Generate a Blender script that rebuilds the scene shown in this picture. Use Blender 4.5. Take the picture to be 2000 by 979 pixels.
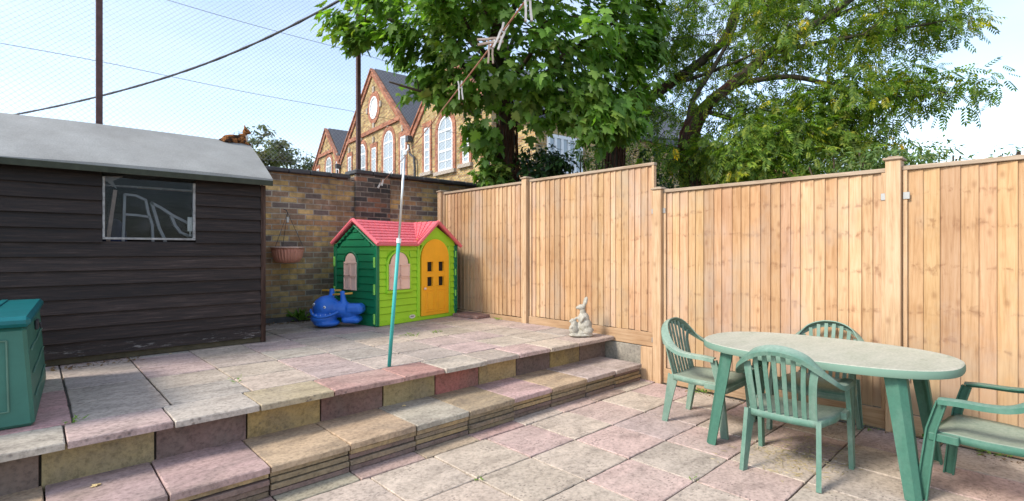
import bpy, bmesh, math, random
import numpy as np
from mathutils import Vector, Matrix, noise as mnoise
R=math.radians
random.seed(7); rng=np.random.default_rng(7)
for o in list(bpy.data.objects): bpy.data.objects.remove(o)
scene=bpy.context.scene; COL=scene.collection
# ---------------------------------------------------------------- camera
TH=R(43.3); H=1.45; FPX=998.
cam=bpy.data.cameras.new('camera'); co=bpy.data.objects.new('camera',cam); COL.objects.link(co)
cam.sensor_width=36; cam.lens=36*FPX/2000; cam.clip_start=.05; cam.clip_end=2000
cam.shift_y=-.0005
co.location=(0,0,H); co.rotation_euler=(R(90),0,-TH); scene.camera=co
# ---------------------------------------------------------------- sky and sun
SUN_EL=R(40); SUN_TRAVEL=Vector((.97,-.24,0)).normalized()     # light goes towards +x, a little -y
SUNPOS=Vector((-SUN_TRAVEL.x*math.cos(SUN_EL),-SUN_TRAVEL.y*math.cos(SUN_EL),math.sin(SUN_EL)))
w=bpy.data.worlds.new('World'); scene.world=w; w.use_nodes=True
nt=w.node_tree; nt.nodes.clear()
wo=nt.nodes.new('ShaderNodeOutputWorld'); bg=nt.nodes.new('ShaderNodeBackground')
sky=nt.nodes.new('ShaderNodeTexSky'); sky.sky_type='NISHITA'; sky.sun_disc=False
sky.sun_elevation=SUN_EL; sky.sun_rotation=math.atan2(SUNPOS.x,SUNPOS.y)
sky.air_density=1.0; sky.dust_density=.9; sky.ozone_density=1.0; sky.altitude=50
tc=nt.nodes.new('ShaderNodeTexCoord'); mp=nt.nodes.new('ShaderNodeMapping'); mp.inputs['Scale'].default_value=(1.2,1.2,4.5)
mp.inputs['Rotation'].default_value=(0,R(12),0)
nz=nt.nodes.new('ShaderNodeTexNoise'); nz.inputs['Scale'].default_value=1.6; nz.inputs['Detail'].default_value=7; nz.inputs['Roughness'].default_value=.55
cr=nt.nodes.new('ShaderNodeValToRGB'); cr.color_ramp.elements[0].position=.38; cr.color_ramp.elements[1].position=.72
cr.color_ramp.elements[0].color=(.13,.13,.13,1); cr.color_ramp.elements[1].color=(.27,.27,.27,1)
mx=nt.nodes.new('ShaderNodeMix'); mx.data_type='RGBA'
nt.links.new(tc.outputs['Generated'],mp.inputs[0]); nt.links.new(mp.outputs[0],nz.inputs['Vector']); nt.links.new(nz.outputs['Fac'],cr.inputs[0])
nt.links.new(cr.outputs[0],mx.inputs[0]); nt.links.new(sky.outputs[0],mx.inputs[6]); mx.inputs[7].default_value=(6.2,6.25,6.3,1)
nt.links.new(mx.outputs[2],bg.inputs[0]); bg.inputs[1].default_value=.15; nt.links.new(bg.outputs[0],wo.inputs[0])
sl=bpy.data.lights.new('sun','SUN'); so=bpy.data.objects.new('sun',sl); COL.objects.link(so)
sl.energy=2.0; sl.angle=R(13); sl.color=(1,.93,.82)
so.rotation_euler=SUNPOS.to_track_quat('Z','Y').to_euler()
scene.view_settings.view_transform='Standard'; scene.view_settings.look='None'; scene.view_settings.exposure=1.12; scene.view_settings.gamma=1
scene.render.engine='CYCLES'
# ---------------------------------------------------------------- helpers
def W(a,d,z): return Vector((a*math.cos(TH)+d*math.sin(TH),-a*math.sin(TH)+d*math.cos(TH),z))
def at(u,v,d): return W((u-1000)/FPX*d,d,H+(488.5-v)/FPX*d)
def tag(o,label=None,cat=None,group=None,kind=None):
    if label: o['label']=label
    if cat: o['category']=cat
    if group: o['group']=group
    if kind: o['kind']=kind
    return o
def thing(name,label,cat,loc=(0,0,0),rz=0,group=None,parent=None):
    o=bpy.data.objects.new(name,None); COL.objects.link(o); o.location=loc; o.rotation_euler=(0,0,rz); o.empty_display_size=.1
    tag(o,label,cat,group); return o
class MB:
    def __init__(s): s.v=[]; s.f=[]; s.c=[]; s.m=[]; s.uv=None
    def add(s,vs,fs,col=(1,1,1),mi=0):
        n=len(s.v); s.v+= [tuple(p) for p in vs]
        for f in fs: s.f.append(tuple(i+n for i in f)); s.c.append(col); s.m.append(mi)
        return s
    def box(s,x0,x1,y0,y1,z0,z1,bev=0,col=(1,1,1),mi=0,M=None,top=None):
        """axis box; top=(dx,dy) shrinks the top face"""
        dx,dy=top or (0,0)
        vs=[Vector(p) for p in [(x0,y0,z0),(x1,y0,z0),(x1,y1,z0),(x0,y1,z0),(x0+dx,y0+dy,z1),(x1-dx,y0+dy,z1),(x1-dx,y1-dy,z1),(x0+dx,y1-dy,z1)]]
        fs=[(3,2,1,0),(4,5,6,7),(0,1,5,4),(1,2,6,5),(2,3,7,6),(3,0,4,7)]
        if bev>0: vs,fs=bevelled(vs,fs,bev)
        if M is not None: vs=[M@Vector(p) for p in vs]
        return s.add(vs,fs,col,mi)
    def prism(s,poly,h,M,col=(1,1,1),mi=0,bev=0):
        """2D polygon (ccw) in local xy extruded 0..h in z, placed with M"""
        n=len(poly); vs=[Vector((x,y,0)) for x,y in poly]+[Vector((x,y,h)) for x,y in poly]
        fs=[tuple(reversed(range(n))),tuple(range(n,2*n))]+[(i,(i+1)%n,n+(i+1)%n,n+i) for i in range(n)]
        if bev>0: vs,fs=bevelled(vs,fs,bev)
        return s.add([M@p for p in vs],fs,col,mi)
    def tube(s,pts,r,n=8,col=(1,1,1),mi=0,cap=True):
        pts=[Vector(p) for p in pts]; rs=r if isinstance(r,(list,tuple)) else [r]*len(pts)
        up=None; vs=[]; k=len(pts)
        for i,p in enumerate(pts):
            t=(pts[min(i+1,k-1)]-pts[max(i-1,0)]).normalized()
            if up is None: up=t.orthogonal().normalized()
            else:
                up=up-t*up.dot(t)
                up=up.normalized() if up.length>1e-6 else t.orthogonal().normalized()
            b=t.cross(up)
            for j in range(n):
                a=2*math.pi*j/n; vs.append(p+(up*math.cos(a)+b*math.sin(a))*rs[i])
        fs=[(i*n+j,i*n+(j+1)%n,(i+1)*n+(j+1)%n,(i+1)*n+j) for i in range(k-1) for j in range(n)]
        if cap: fs+= [tuple(reversed(range(n))),tuple(range((k-1)*n,k*n))]
        return s.add(vs,fs,col,mi)
    def sweep(s,pts,sec,wdirs,col=(1,1,1),mi=0):
        """sweep a closed 2D section (w,t) along pts; wdirs gives the section's w direction per point"""
        pts=[Vector(p) for p in pts]; k=len(pts); n=len(sec); vs=[]
        for i,p in enumerate(pts):
            t=(pts[min(i+1,k-1)]-pts[max(i-1,0)]).normalized()
            wd=Vector(wdirs[i]); wd=(wd-t*wd.dot(t)).normalized(); b=t.cross(wd)
            ss=sec[i] if isinstance(sec[0][0],(list,tuple)) else sec
            for (x,y) in ss: vs.append(p+wd*x+b*y)
        n=len(sec[0]) if isinstance(sec[0][0],(list,tuple)) else len(sec)
        fs=[(i*n+j,i*n+(j+1)%n,(i+1)*n+(j+1)%n,(i+1)*n+j) for i in range(k-1) for j in range(n)]
        fs+=[tuple(reversed(range(n))),tuple(range((k-1)*n,k*n))]
        return s.add(vs,fs,col,mi)
    def lathe(s,prof,M=None,n=24,col=(1,1,1),mi=0,flute=0,fn=0):
        vs=[];M=M or Matrix()
        for (r,z) in prof:
            for j in range(n):
                a=2*math.pi*j/n; rr=r*(1+flute*math.cos(fn*a)); vs.append(M@Vector((rr*math.cos(a),rr*math.sin(a),z)))
        k=len(prof)
        fs=[(i*n+j,i*n+(j+1)%n,(i+1)*n+(j+1)%n,(i+1)*n+j) for i in range(k-1) for j in range(n)]
        return s.add(vs,fs,col,mi)
    def ell(s,c,r,M=None,n=16,col=(1,1,1)):
        bm=bmesh.new(); bmesh.ops.create_icosphere(bm,subdivisions=3,radius=1)
        M2=Matrix.Translation(c)@(M or Matrix())@Matrix.Diagonal((*r,1))
        vs=[M2@v.co for v in bm.verts]; fs=[tuple(v.index for v in f.verts) for f in bm.faces]; bm.free()
        return s.add(vs,fs,col)
    def build(s,name,mats,parent=None,world=False,smooth=False,label=None,fix=True):
        me=bpy.data.meshes.new(name); me.from_pydata(s.v,[],s.f); 
        ats=me.color_attributes.new('Col','FLOAT_COLOR','CORNER')
        cols=np.ones((len(me.loops),4),dtype=np.float32); cnt=np.array([len(f) for f in s.f])
        cols[:,:3]=np.repeat(np.array(s.c,dtype=np.float32),cnt,axis=0); ats.data.foreach_set('color',cols.ravel())
        if not isinstance(mats,(list,tuple)): mats=[mats]
        for m in mats: me.materials.append(m)
        if len(mats)>1: me.polygons.foreach_set('material_index',s.m)
        me.update()
        if fix:
            bm=bmesh.new(); bm.from_mesh(me); bmesh.ops.recalc_face_normals(bm,faces=bm.faces); bm.to_mesh(me); bm.free()
        if smooth: me.polygons.foreach_set('use_smooth',[True]*len(me.polygons))
        o=bpy.data.objects.new(name,me); COL.objects.link(o)
        if parent:
            o.parent=parent
            if world: o.location=-parent.location
        if label: o['label']=label
        if smooth=='auto':
            sharp(o)
        return o
def sharp(o,ang=35):
    me=o.data
    bm=bmesh.new(); bm.from_mesh(me)
    for e in bm.edges:
        if len(e.link_faces)==2 and e.calc_face_angle(0)>R(ang): e.smooth=False
    bm.to_mesh(me); bm.free()
def bevelled(vs,fs,b,seg=1):
    bm=bmesh.new(); bv=[bm.verts.new(v) for v in vs]
    for f in fs: bm.faces.new([bv[i] for i in f])
    bmesh.ops.bevel(bm,geom=list(bm.edges),offset=b,segments=seg,affect='EDGES',profile=.6)
    bm.verts.index_update()
    v2=[v.co.copy() for v in bm.verts]; f2=[tuple(v.index for v in f.verts) for f in bm.faces]; bm.free()
    return v2,f2
def frame(o,x,y):
    """matrix with origin o, local x,y axes, z = x cross y"""
    x=Vector(x).normalized(); y=Vector(y); y=(y-x*y.dot(x)).normalized(); z=x.cross(y)
    M=Matrix((x,y,z)).transposed().to_4x4(); M.translation=Vector(o); return M
def catmull(P,n=6):
    P=[Vector(p) for p in P]; out=[]
    for i in range(len(P)-1):
        p0,p1,p2,p3=P[max(i-1,0)],P[i],P[i+1],P[min(i+2,len(P)-1)]
        for k in range(n):
            t=k/n; out.append(.5*((2*p1)+(p2-p0)*t+(2*p0-5*p1+4*p2-p3)*t*t+(3*p1-p0-3*p2+p3)*t**3))
    out.append(P[-1]); return out
def blob(name,mat,parent,parts,voxel=.012,smooth=6,world=False):
    mb=MB()
    for p in parts:
        if p[0]=='e': mb.ell(p[1],p[2],p[3] if len(p)>3 else None)
        elif p[0]=='t': mb.tube(p[1],p[2],10)
        elif p[0]=='b': mb.box(*p[1],bev=p[2] if len(p)>2 else 0,M=p[3] if len(p)>3 else None)
    o=mb.build(name,mat,parent,world)
    m=o.modifiers.new('r','REMESH'); m.mode='VOXEL'; m.voxel_size=voxel; m.use_smooth_shade=True
    m=o.modifiers.new('s','SMOOTH'); m.iterations=smooth; m.factor=.5
    return o
# ---------------------------------------------------------------- materials
class N:
    def __init__(s,name):
        s.m=bpy.data.materials.new(name); s.m.use_nodes=True; s.t=s.m.node_tree; s.b=s.t.nodes['Principled BSDF']; s.out=s.t.nodes['Material Output']
        s.tc=s.n('ShaderNodeTexCoord')
    def n(s,t,**k):
        x=s.t.nodes.new(t)
        for a,b in k.items(): setattr(x,a,b)
        return x
    def l(s,a,b): s.t.links.new(a,b); return s
    def coord(s,scale=(1,1,1),rnd=False,src='Object',rot=(0,0,0)):
        mp=s.n('ShaderNodeMapping'); mp.inputs['Scale'].default_value=scale; mp.inputs['Rotation'].default_value=rot
        c=s.tc.outputs[src]
        if rnd:
            g=s.n('ShaderNodeNewGeometry'); sc=s.n('ShaderNodeVectorMath',operation='SCALE'); cb=s.n('ShaderNodeCombineXYZ')
            mu=s.n('ShaderNodeMath',operation='MULTIPLY'); mu.inputs[1].default_value=37.7; s.l(g.outputs['Random Per Island'],mu.inputs[0])
            for i in range(3): s.l(mu.outputs[0],cb.inputs[i])
            ad=s.n('ShaderNodeVectorMath',operation='ADD'); s.l(c,ad.inputs[0]); s.l(cb.outputs[0],ad.inputs[1]); c=ad.outputs[0]
        s.l(c,mp.inputs[0]); return mp.outputs[0]
    def noise(s,vec,scale=5,detail=6,rough=.6,dist=0):
        x=s.n('ShaderNodeTexNoise'); x.inputs['Scale'].default_value=scale; x.inputs['Detail'].default_value=detail; x.inputs['Roughness'].default_value=rough; x.inputs['Distortion'].default_value=dist
        s.l(vec,x.inputs['Vector']); return x.outputs['Fac']
    def ramp(s,fac,els,interp='LINEAR'):
        x=s.n('ShaderNodeValToRGB'); r=x.color_ramp; r.interpolation=interp
        while len(r.elements)<len(els): r.elements.new(.5)
        for e,(p,c) in zip(r.elements,els):
            e.position=p; e.color=(*( (c,c,c) if isinstance(c,(int,float)) else c),1)
        s.l(fac,x.inputs[0]); return x.outputs[0]
    def mix(s,a,b,fac,mode='MIX'):
        x=s.n('ShaderNodeMix',data_type='RGBA',blend_type=mode)
        for i,v in ((0,fac),(6,a),(7,b)):
            if hasattr(v,'links') or hasattr(v,'is_linked'): s.l(v,x.inputs[i])
            elif i==0: x.inputs[0].default_value=v
            else: x.inputs[i].default_value=(*v,1)
        return x.outputs[2]
    def mul(s,a,b,fac=1.): return s.mix(a,b,fac,'MULTIPLY')
    def attr(s,name='Col'):
        x=s.n('ShaderNodeAttribute',attribute_name=name); return x.outputs['Color']
    def island(s): return s.n('ShaderNodeNewGeometry').outputs['Random Per Island']
    def sep(s,vec,i):
        x=s.n('ShaderNodeSeparateXYZ'); s.l(vec,x.inputs[0]); return x.outputs[i]
    def math(s,op,a,b=0,c=0):
        x=s.n('ShaderNodeMath',operation=op)
        for i,v in enumerate((a,b,c)):
            if hasattr(v,'is_linked'): s.l(v,x.inputs[i])
            else: x.inputs[i].default_value=v
        return x.outputs[0]
    def bump(s,h,strength=.3,dist=.01,prev=None):
        x=s.n('ShaderNodeBump'); x.inputs['Strength'].default_value=strength; x.inputs['Distance'].default_value=dist; s.l(h,x.inputs['Height'])
        if prev is not None: s.l(prev,x.inputs['Normal'])
        return x.outputs[0]
    def fin(s,col,rough=.7,normal=None,metal=0,spec=.4):
        if hasattr(col,'is_linked'): s.l(col,s.b.inputs['Base Color'])
        else: s.b.inputs['Base Color'].default_value=(*col,1)
        if hasattr(rough,'is_linked'): s.l(rough,s.b.inputs['Roughness'])
        else: s.b.inputs['Roughness'].default_value=rough
        s.b.inputs['Metallic'].default_value=metal; s.b.inputs['Specular IOR Level'].default_value=spec
        if normal is not None: s.l(normal,s.b.inputs['Normal'])
        return s.m
def plain(name,col,rough=.6,var=.25,scale=6,bump=.1,metal=0,bscale=60,attr=False):
    n=N(name); c=n.coord(); f=n.noise(c,scale); k=n.ramp(f,[(.3,1-var),(.7,1.0)])
    base=n.attr() if attr else col
    return n.fin(n.mul(base,k),rough,n.bump(n.noise(c,bscale,3),bump,.004) if bump else None,metal)
# paving: tint per slab in the colour attribute, mottling, pits, lichen
def paving(name,pit=.5,rough=.85,grime=.24,lich=(.40,.345,.29)):
    n=N(name); c=n.coord(rnd=True); cs=n.coord((1,2.2,1),rnd=True)
    f1=n.noise(cs,3.2,8,.65,.6); f2=n.noise(c,38,4,.7); f3=n.noise(c,1.3,3)
    gr=n.noise(n.coord((1,1.6,1)),2.1,7,.7,.8)
    col=n.mul(n.attr(),n.ramp(f1,[(.30,.64),(.47,.94),(.62,1.06),(.75,1.14)]))
    col=n.mix(col,(.15,.125,.105),n.ramp(gr,[(.46,0),(.62,grime),(.8,grime*1.3)]))
    col=n.mix(col,lich,n.ramp(f3,[(.5,0),(.75,.35)]))
    col=n.mul(col,n.ramp(f2,[(.30,.62),(.5,1.0),(.70,1.18)]))
    v=n.n('ShaderNodeTexVoronoi'); v.inputs['Scale'].default_value=26; n.l(n.coord((1,2,1),rnd=True),v.inputs['Vector'])
    pm=n.math('MULTIPLY',n.ramp(v.outputs['Distance'],[(.12,1),(.34,0)]),n.ramp(n.noise(c,4.5,3),[(.46,0),(.62,1)]))
    col=n.mix(col,(.12,.095,.085),n.math('MULTIPLY',pm,pit))
    ctr=n.noise(c,6,5); b=n.bump(n.math('SUBTRACT',n.math('ADD',f1,n.math('MULTIPLY',f2,.35)),n.math('MULTIPLY',pm,.5)),.5,.008)
    return n.fin(col,rough,b,spec=.25)
M_pave=paving('sandstone_paving',.75); M_block=paving('concrete_slab',.35,grime=.42,lich=(.34,.265,.185))
def woodmat(name,cols,knots=.45,grain=1.,rough=.8,island=.35,axis=2,stain=None):
    n=N(name); sc=[9,9,9]; sc[axis]=.55; c=n.coord(tuple(sc),rnd=True); c2=n.coord((1,1,1),rnd=True)
    sc2=[1.6,1.6,1.6]; sc2[axis]=.8; big=n.noise(n.coord((.9,.9,.9)),1.5,4)
    g=n.noise(c,5.5,7,.65,.35)
    col=n.ramp(g,[(.25,cols[0]),(.5,cols[1]),(.75,cols[2])])
    isl=n.ramp(n.island(),[(0,(1-island,1-island*1.15,1-island*1.3)),(.35,(.95,.9,.86)),(.7,(1.02,1.0,.98)),(1,(1.12,1.1,1.08))])
    col=n.mul(col,isl)
    k1=[8,8,8]; k1[axis]=4.6; v=n.n('ShaderNodeTexVoronoi'); v.inputs['Scale'].default_value=1.25; v.inputs['Randomness'].default_value=.9
    n.l(n.coord(tuple(k1),rnd=True),v.inputs['Vector'])
    km=n.ramp(v.outputs['Distance'],[(.07,1),(.13,.55),(.24,0)]); kk=n.math('MULTIPLY',n.math('MULTIPLY',km,knots),n.ramp(n.noise(c2,1.7,2),[(.38,0),(.5,1)]))
    col=n.mix(col,(.20,.09,.045),kk)
    col=n.mul(col,n.ramp(big,[(.3,(.84,.76,.68)),(.5,(1.0,.97,.93)),(.7,(1.06,1.07,1.08))]))
    if stain:
        zo=n.math('ADD',n.sep(n.tc.outputs['Object'],2),n.math('MULTIPLY',n.math('SUBTRACT',n.island(),.5),.05))
        for zr in (.72,.98,1.30,1.62,1.86,2.1):
            dd=n.math('ABSOLUTE',n.math('SUBTRACT',zo,n.math('ADD',zr,n.math('MULTIPLY',n.math('SUBTRACT',n.noise(n.coord((2,.7,2)),3,3),.5),.25))))
            mk=n.math('MULTIPLY',n.ramp(dd,[(.0,1),(.012,.6),(.03,0)]),n.ramp(n.noise(n.coord((14,14,9),rnd=True),1.5,4),[(.48,0),(.62,.75)]))
            col=n.mix(col,(.25,.13,.07),mk)
        gry=n.noise(n.coord((.8,.8,.5)),2.3,6,.65); col=n.mix(col,(.40,.345,.29),n.ramp(gry,[(.48,0),(.68,.5)]))
        z=n.sep(n.tc.outputs['Object'],2); m=n.math('MULTIPLY',n.ramp(n.math('ADD',z,n.math('MULTIPLY',n.noise(n.coord((3,3,1)),2,4),.5)),[(stain[0],1),(stain[1],0)]),stain[2])
        col=n.mix(col,stain[3],m)
    col=n.mul(col,n.attr())
    b=n.bump(g,.25,.004)
    return n.fin(col,rough,b,spec=.2)
M_fence=woodmat('fence_board_wood',[(.365,.224,.122),(.515,.345,.208),(.58,.425,.283)],stain=(.35,1.05,.45,(.33,.27,.20)),island=.2)
M_post=woodmat('fence_post_wood',[(.36,.24,.14),(.52,.37,.235),(.60,.46,.32)])
M_rail=woodmat('weathered_rail_wood',[(.22,.17,.125),(.36,.29,.22),(.47,.39,.31)],axis=1,knots=.3)
M_gravelboard=woodmat('gravel_board_wood',[(.26,.17,.10),(.42,.29,.18),(.5,.37,.25)],axis=1)
def brickmat(name,cols,mortar,bw,bh,scale=1,axis='x',rough=.9,msize=.01,soot=None,bumpd=.012):
    n=N(name); o=n.tc.outputs['Object']
    cb=n.n('ShaderNodeCombineXYZ')
    if axis=='x': n.l(n.sep(o,0),cb.inputs[0])
    elif axis=='y': n.l(n.sep(o,1),cb.inputs[0])
    else: n.l(n.math('ADD',n.sep(o,0),n.sep(o,1)),cb.inputs[0])
    n.l(n.sep(o,2),cb.inputs[1])
    wob=n.n('ShaderNodeVectorMath',operation='ADD'); nn=n.n('ShaderNodeTexNoise'); nn.inputs['Scale'].default_value=4; n.l(o,nn.inputs['Vector'])
    sc=n.n('ShaderNodeVectorMath',operation='SCALE'); sc.inputs['Scale'].default_value=.012; n.l(nn.outputs['Color'],sc.inputs[0]); n.l(cb.outputs[0],wob.inputs[0]); n.l(sc.outputs[0],wob.inputs[1])
    b=n.n('ShaderNodeTexBrick'); b.offset=.5; b.inputs['Scale'].default_value=1; b.inputs['Brick Width'].default_value=bw; b.inputs['Row Height'].default_value=bh; b.inputs['Mortar Size'].default_value=msize; b.inputs['Mortar Smooth'].default_value=.25
    b.inputs['Color1'].default_value=(0,0,0,1); b.inputs['Color2'].default_value=(1,1,1,1); b.inputs['Mortar'].default_value=(.5,.5,.5,1)
    n.l(wob.outputs[0],b.inputs['Vector'])
    k=len(cols); bc=n.ramp(b.outputs['Color'],[((i+.0)/k,c) for i,c in enumerate(cols)],'CONSTANT')
    f=n.noise(n.coord(),14,6,.7); f2=n.noise(n.coord(),2.2,5,.6)
    bc=n.mul(bc,n.ramp(f,[(.3,.62),(.55,1),(.75,1.25)]))
    mo=n.mul(mortar,n.ramp(f,[(.3,.6),(.7,1.1)]))
    col=n.mix(bc,mo,b.outputs['Fac'])
    col=n.mul(col,n.ramp(f2,[(.35,.66),(.6,1.05)]))
    if soot:
        for (lo,hi,amt,c) in soot:
            z=n.math('ADD',n.sep(o,2),n.math('MULTIPLY',n.math('SUBTRACT',n.noise(n.coord((2,2,1)),2.5,5),.5),.7))
            col=n.mix(col,c,n.math('MULTIPLY',n.ramp(n.math('DIVIDE',z,4),[(lo/4,0 if hi>lo else 1),(hi/4,1 if hi>lo else 0)] if hi>lo else [(hi/4,1),(lo/4,0)]),amt))
    h=n.math('ADD',n.math('MULTIPLY',b.outputs['Fac'],-1),n.math('MULTIPLY',f,.5))
    return n.fin(col,rough,n.bump(h,.8,bumpd),spec=.2)
M_brick=brickmat('old_stock_brick',[(.42,.26,.13),(.58,.38,.15),(.31,.205,.135),(.64,.44,.19),(.46,.27,.14),(.20,.155,.13),(.58,.39,.17),(.38,.26,.155)],(.48,.42,.33),.235,.079,msize=.009,soot=[(2.3,2.75,.65,(.06,.052,.048)),(1.5,.6,.45,(.11,.10,.065))])
M_sooty=brickmat('sooty_brick',[(.10,.085,.075),(.16,.125,.10),(.075,.07,.065),(.18,.14,.11),(.30,.16,.10),(.07,.065,.06),(.12,.10,.085)],(.30,.26,.21),.235,.079,msize=.009)
M_school=brickmat('school_yellow_brick',[(.46,.31,.12),(.54,.38,.16),(.40,.25,.10),(.58,.43,.21),(.34,.20,.09),(.50,.36,.16)],(.42,.35,.25),.26,.10,axis='s',msize=.012,bumpd=.006)
M_schoolred=brickmat('school_red_brick',[(.40,.155,.09),(.46,.19,.12),(.35,.135,.08),(.48,.22,.14)],(.42,.28,.2),.26,.10,axis='s',msize=.008,bumpd=.006)
M_coping=plain('blue_black_coping',(.075,.072,.075),.55,.5,9,.3)
def matleaf(name,cols,transl=.35,rough=.5):
    n=N(name); isl=n.island(); cl=n.attr()
    c=n.ramp(isl,[(i/(len(cols)-1),x) for i,x in enumerate(cols)])
    c=n.mul(c,cl); n.fin(c,rough,spec=.35)
    t=n.n('ShaderNodeBsdfTranslucent'); n.l(n.mul(c,(1.5,1.7,.5)),t.inputs[0]); ms=n.n('ShaderNodeMixShader'); ms.inputs[0].default_value=transl
    n.l(n.b.outputs[0],ms.inputs[1]); n.l(t.outputs[0],ms.inputs[2]); n.l(ms.outputs[0],n.out.inputs[0]); return n.m
M_maple=matleaf('sycamore_leaf',[(.07,.15,.022),(.11,.22,.035),(.15,.28,.05),(.23,.36,.09)],.45)
M_ash=matleaf('ash_leaf',[(.06,.12,.018),(.10,.18,.025),(.15,.24,.03),(.25,.31,.045)],.45)
M_shrub=matleaf('shrub_leaf',[(.02,.055,.018),(.035,.08,.025),(.05,.11,.03)],.2,.35)
M_hedge=matleaf('hedge_leaf',[(.06,.12,.03),(.10,.17,.05),(.14,.2,.06)],.3)
M_far=matleaf('far_leaf',[(.07,.095,.04),(.11,.14,.06),(.15,.17,.09)],.25)
M_weed=matleaf('weed_leaf',[(.09,.2,.03),(.14,.27,.04),(.22,.32,.06)],.3)
M_bark=plain('bark',(.10,.07,.048),.9,.6,8,.9,bscale=22)
M_barkash=plain('ash_bark',(.10,.082,.058),.9,.6,8,.9,bscale=22)
M_ivy=plain('ivy_stem',(.13,.055,.035),.9,.6,20,.8)
# ================================================================= ground, patio, steps, terrace
n=N('bare_earth'); c=n.coord(); M_earth=n.fin(n.ramp(n.noise(c,.6,8),[(.3,(.06,.05,.035)),(.7,(.12,.11,.06))]),.95,n.bump(n.noise(c,20,5),.6,.03))
g=MB(); g.add([(-500,-500,-.06),(500,-500,-.06),(500,500,-.06),(-500,500,-.06)],[(0,1,2,3)]); tag(g.build('ground',M_earth,fix=False),kind='structure')
M_joint=plain('dirty_joint',(.055,.045,.035),.95,.5,30,.5)
PINK=(.51,.375,.33);BUFF=(.50,.415,.335);GREY=(.475,.40,.33);ROSE=(.42,.285,.25);MAUVE=(.45,.355,.32)
def slab(mb,x0,x1,y0,y1,z0,z1,col,gap=.004,jz=.0015,bev=.005,j=.07,jit=.0028):
    k=random.uniform(1-j,1+j); c=tuple(v*k*random.uniform(.985,1.015) for v in col); dz=random.uniform(-jz,jz)
    x0+=gap;x1-=gap;y0+=gap;y1-=gap; tx,ty=random.uniform(-jz,jz),random.uniform(-jz,jz)
    sd_=random.random()*50; ring=[]; n_=9
    for (ax,ay,bx_,by_) in ((x0,y0,x1,y0),(x1,y0,x1,y1),(x1,y1,x0,y1),(x0,y1,x0,y0)):
        m_=n_ if max(abs(ax-bx_),abs(ay-by_))>.15 else 3
        for q in range(m_):
            t=q/m_; ring.append((ax+(bx_-ax)*t,ay+(by_-ay)*t,t==0))
    cx,cy=(x0+x1)/2,(y0+y1)/2; hx,hy=(x1-x0)/2,(y1-y0)/2; mj=min(jit,.2*min(hx,hy)); be=min(bev,.25*min(hx,hy)); L=[]
    def ins(x,y,d): return (cx+(x-cx)*(1-d/hx),cy+(y-cy)*(1-d/hy))
    for (lev,zz) in ((0,z0),(1,z1-be),(2,z1)):
        for (x,y,cn) in ring:
            w_=mnoise.noise(Vector((x*17+sd_,y*17,lev*.5)))*mj+mnoise.noise(Vector((x*60+sd_,y*60,lev)))*mj*.7
            d=abs(w_)+(mj*.8 if cn else 0)+(be*(.8+6*max(0,w_/max(mj,1e-4)-.25)*.5) if lev==2 else 0)
            p=ins(x,y,d); L.append((p[0],p[1],zz+((dz+tx*(x-cx)/hx+ty*(y-cy)/hy) if lev else 0)-(.3*abs(w_) if lev==2 else 0)))
    m_=len(ring); fs=[tuple(reversed(range(m_))),tuple(range(2*m_,3*m_))]+[(l*m_+q,l*m_+(q+1)%m_,(l+1)*m_+(q+1)%m_,(l+1)*m_+q) for l in (0,1) for q in range(m_)]
    mb.add(L,fs,c)
pt=MB(); P0=.487
def pcol(): return random.choice([PINK,PINK,BUFF,BUFF,GREY,MAUVE,BUFF])
for i in range(-8,7):
    for j in range(13):
        x0=2.062+i*P0; x1=x0+P0; y1=3.0-j*.484; y0=y1-.484
        if x1>5.02: x1=5.02
        if x1-x0<.05: continue
        ci=(PINK if (i+j)%2 else BUFF) if random.random()<.75 else random.choice([BUFF,MAUVE,GREY])
        slab(pt,x0,x1,y0,y1,-.04,0,ci,gap=.0045)
cols=[ROSE,GREY,(.40,.27,.23),(.40,.33,.21),(.42,.29,.24),(.38,.33,.24),(.42,.30,.26),(.40,.31,.22),ROSE,GREY,PINK,(.4,.3,.25),BUFF,PINK]
for i,cc in enumerate(cols):
    x0=-1.4+i*.487; slab(pt,x0,min(x0+.487,5.02),3.0,3.24,-.04,.004,cc,gap=.004)
pt.box(-1.9,5.05,-3.4,3.3,-.058,-.014,0,(.07,.058,.045))
tag(pt.build('patio',M_pave,smooth=False),kind='structure')
# steps
YEL=(.37,.265,.135);TAN=(.47,.345,.225);MAR=(.21,.14,.12);BRN=(.19,.135,.11);OLV=(.28,.215,.13);RED=(.38,.19,.165);PNK=(.43,.29,.265)
st=MB()
tx=[-1.45,-.95,-.45,.052,.521,1.02,1.513,2.019,2.502,2.989,3.473,3.981,4.45,4.93]
tc_=[PNK,TAN,TAN,(.38,.275,.25),(.41,.28,.255),TAN,TAN,(.43,.385,.31),(.38,.29,.19),(.47,.32,.29),(.47,.35,.23),(.44,.36,.32),(.46,.38,.34)]
for i in range(len(tx)-1):
    x0,x1=tx[i],tx[i+1]
    yb=3.72; fr=3.135+random.uniform(-.012,.012)
    slab(st,x0,x1,fr,yb,.150,.190,tc_[i],gap=.003,bev=.006)
    z=.147
    for k in range(4):
        h=.0365; cc=random.choice([YEL,OLV,MAR,BRN,(.24,.18,.12),(.27,.21,.13)]) if k else random.choice([YEL,OLV,YEL,MAR])
        jit=random.uniform(-.012,.016); slab(st,x0,x1,fr+.014+jit,yb,z-h+.007,z,cc,gap=.004,bev=.003,jz=.0006,jit=.0018)
        z-=h
st.box(-1.45,4.9,3.2,3.68,-.05,.146,0,(.05,.04,.03))
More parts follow.
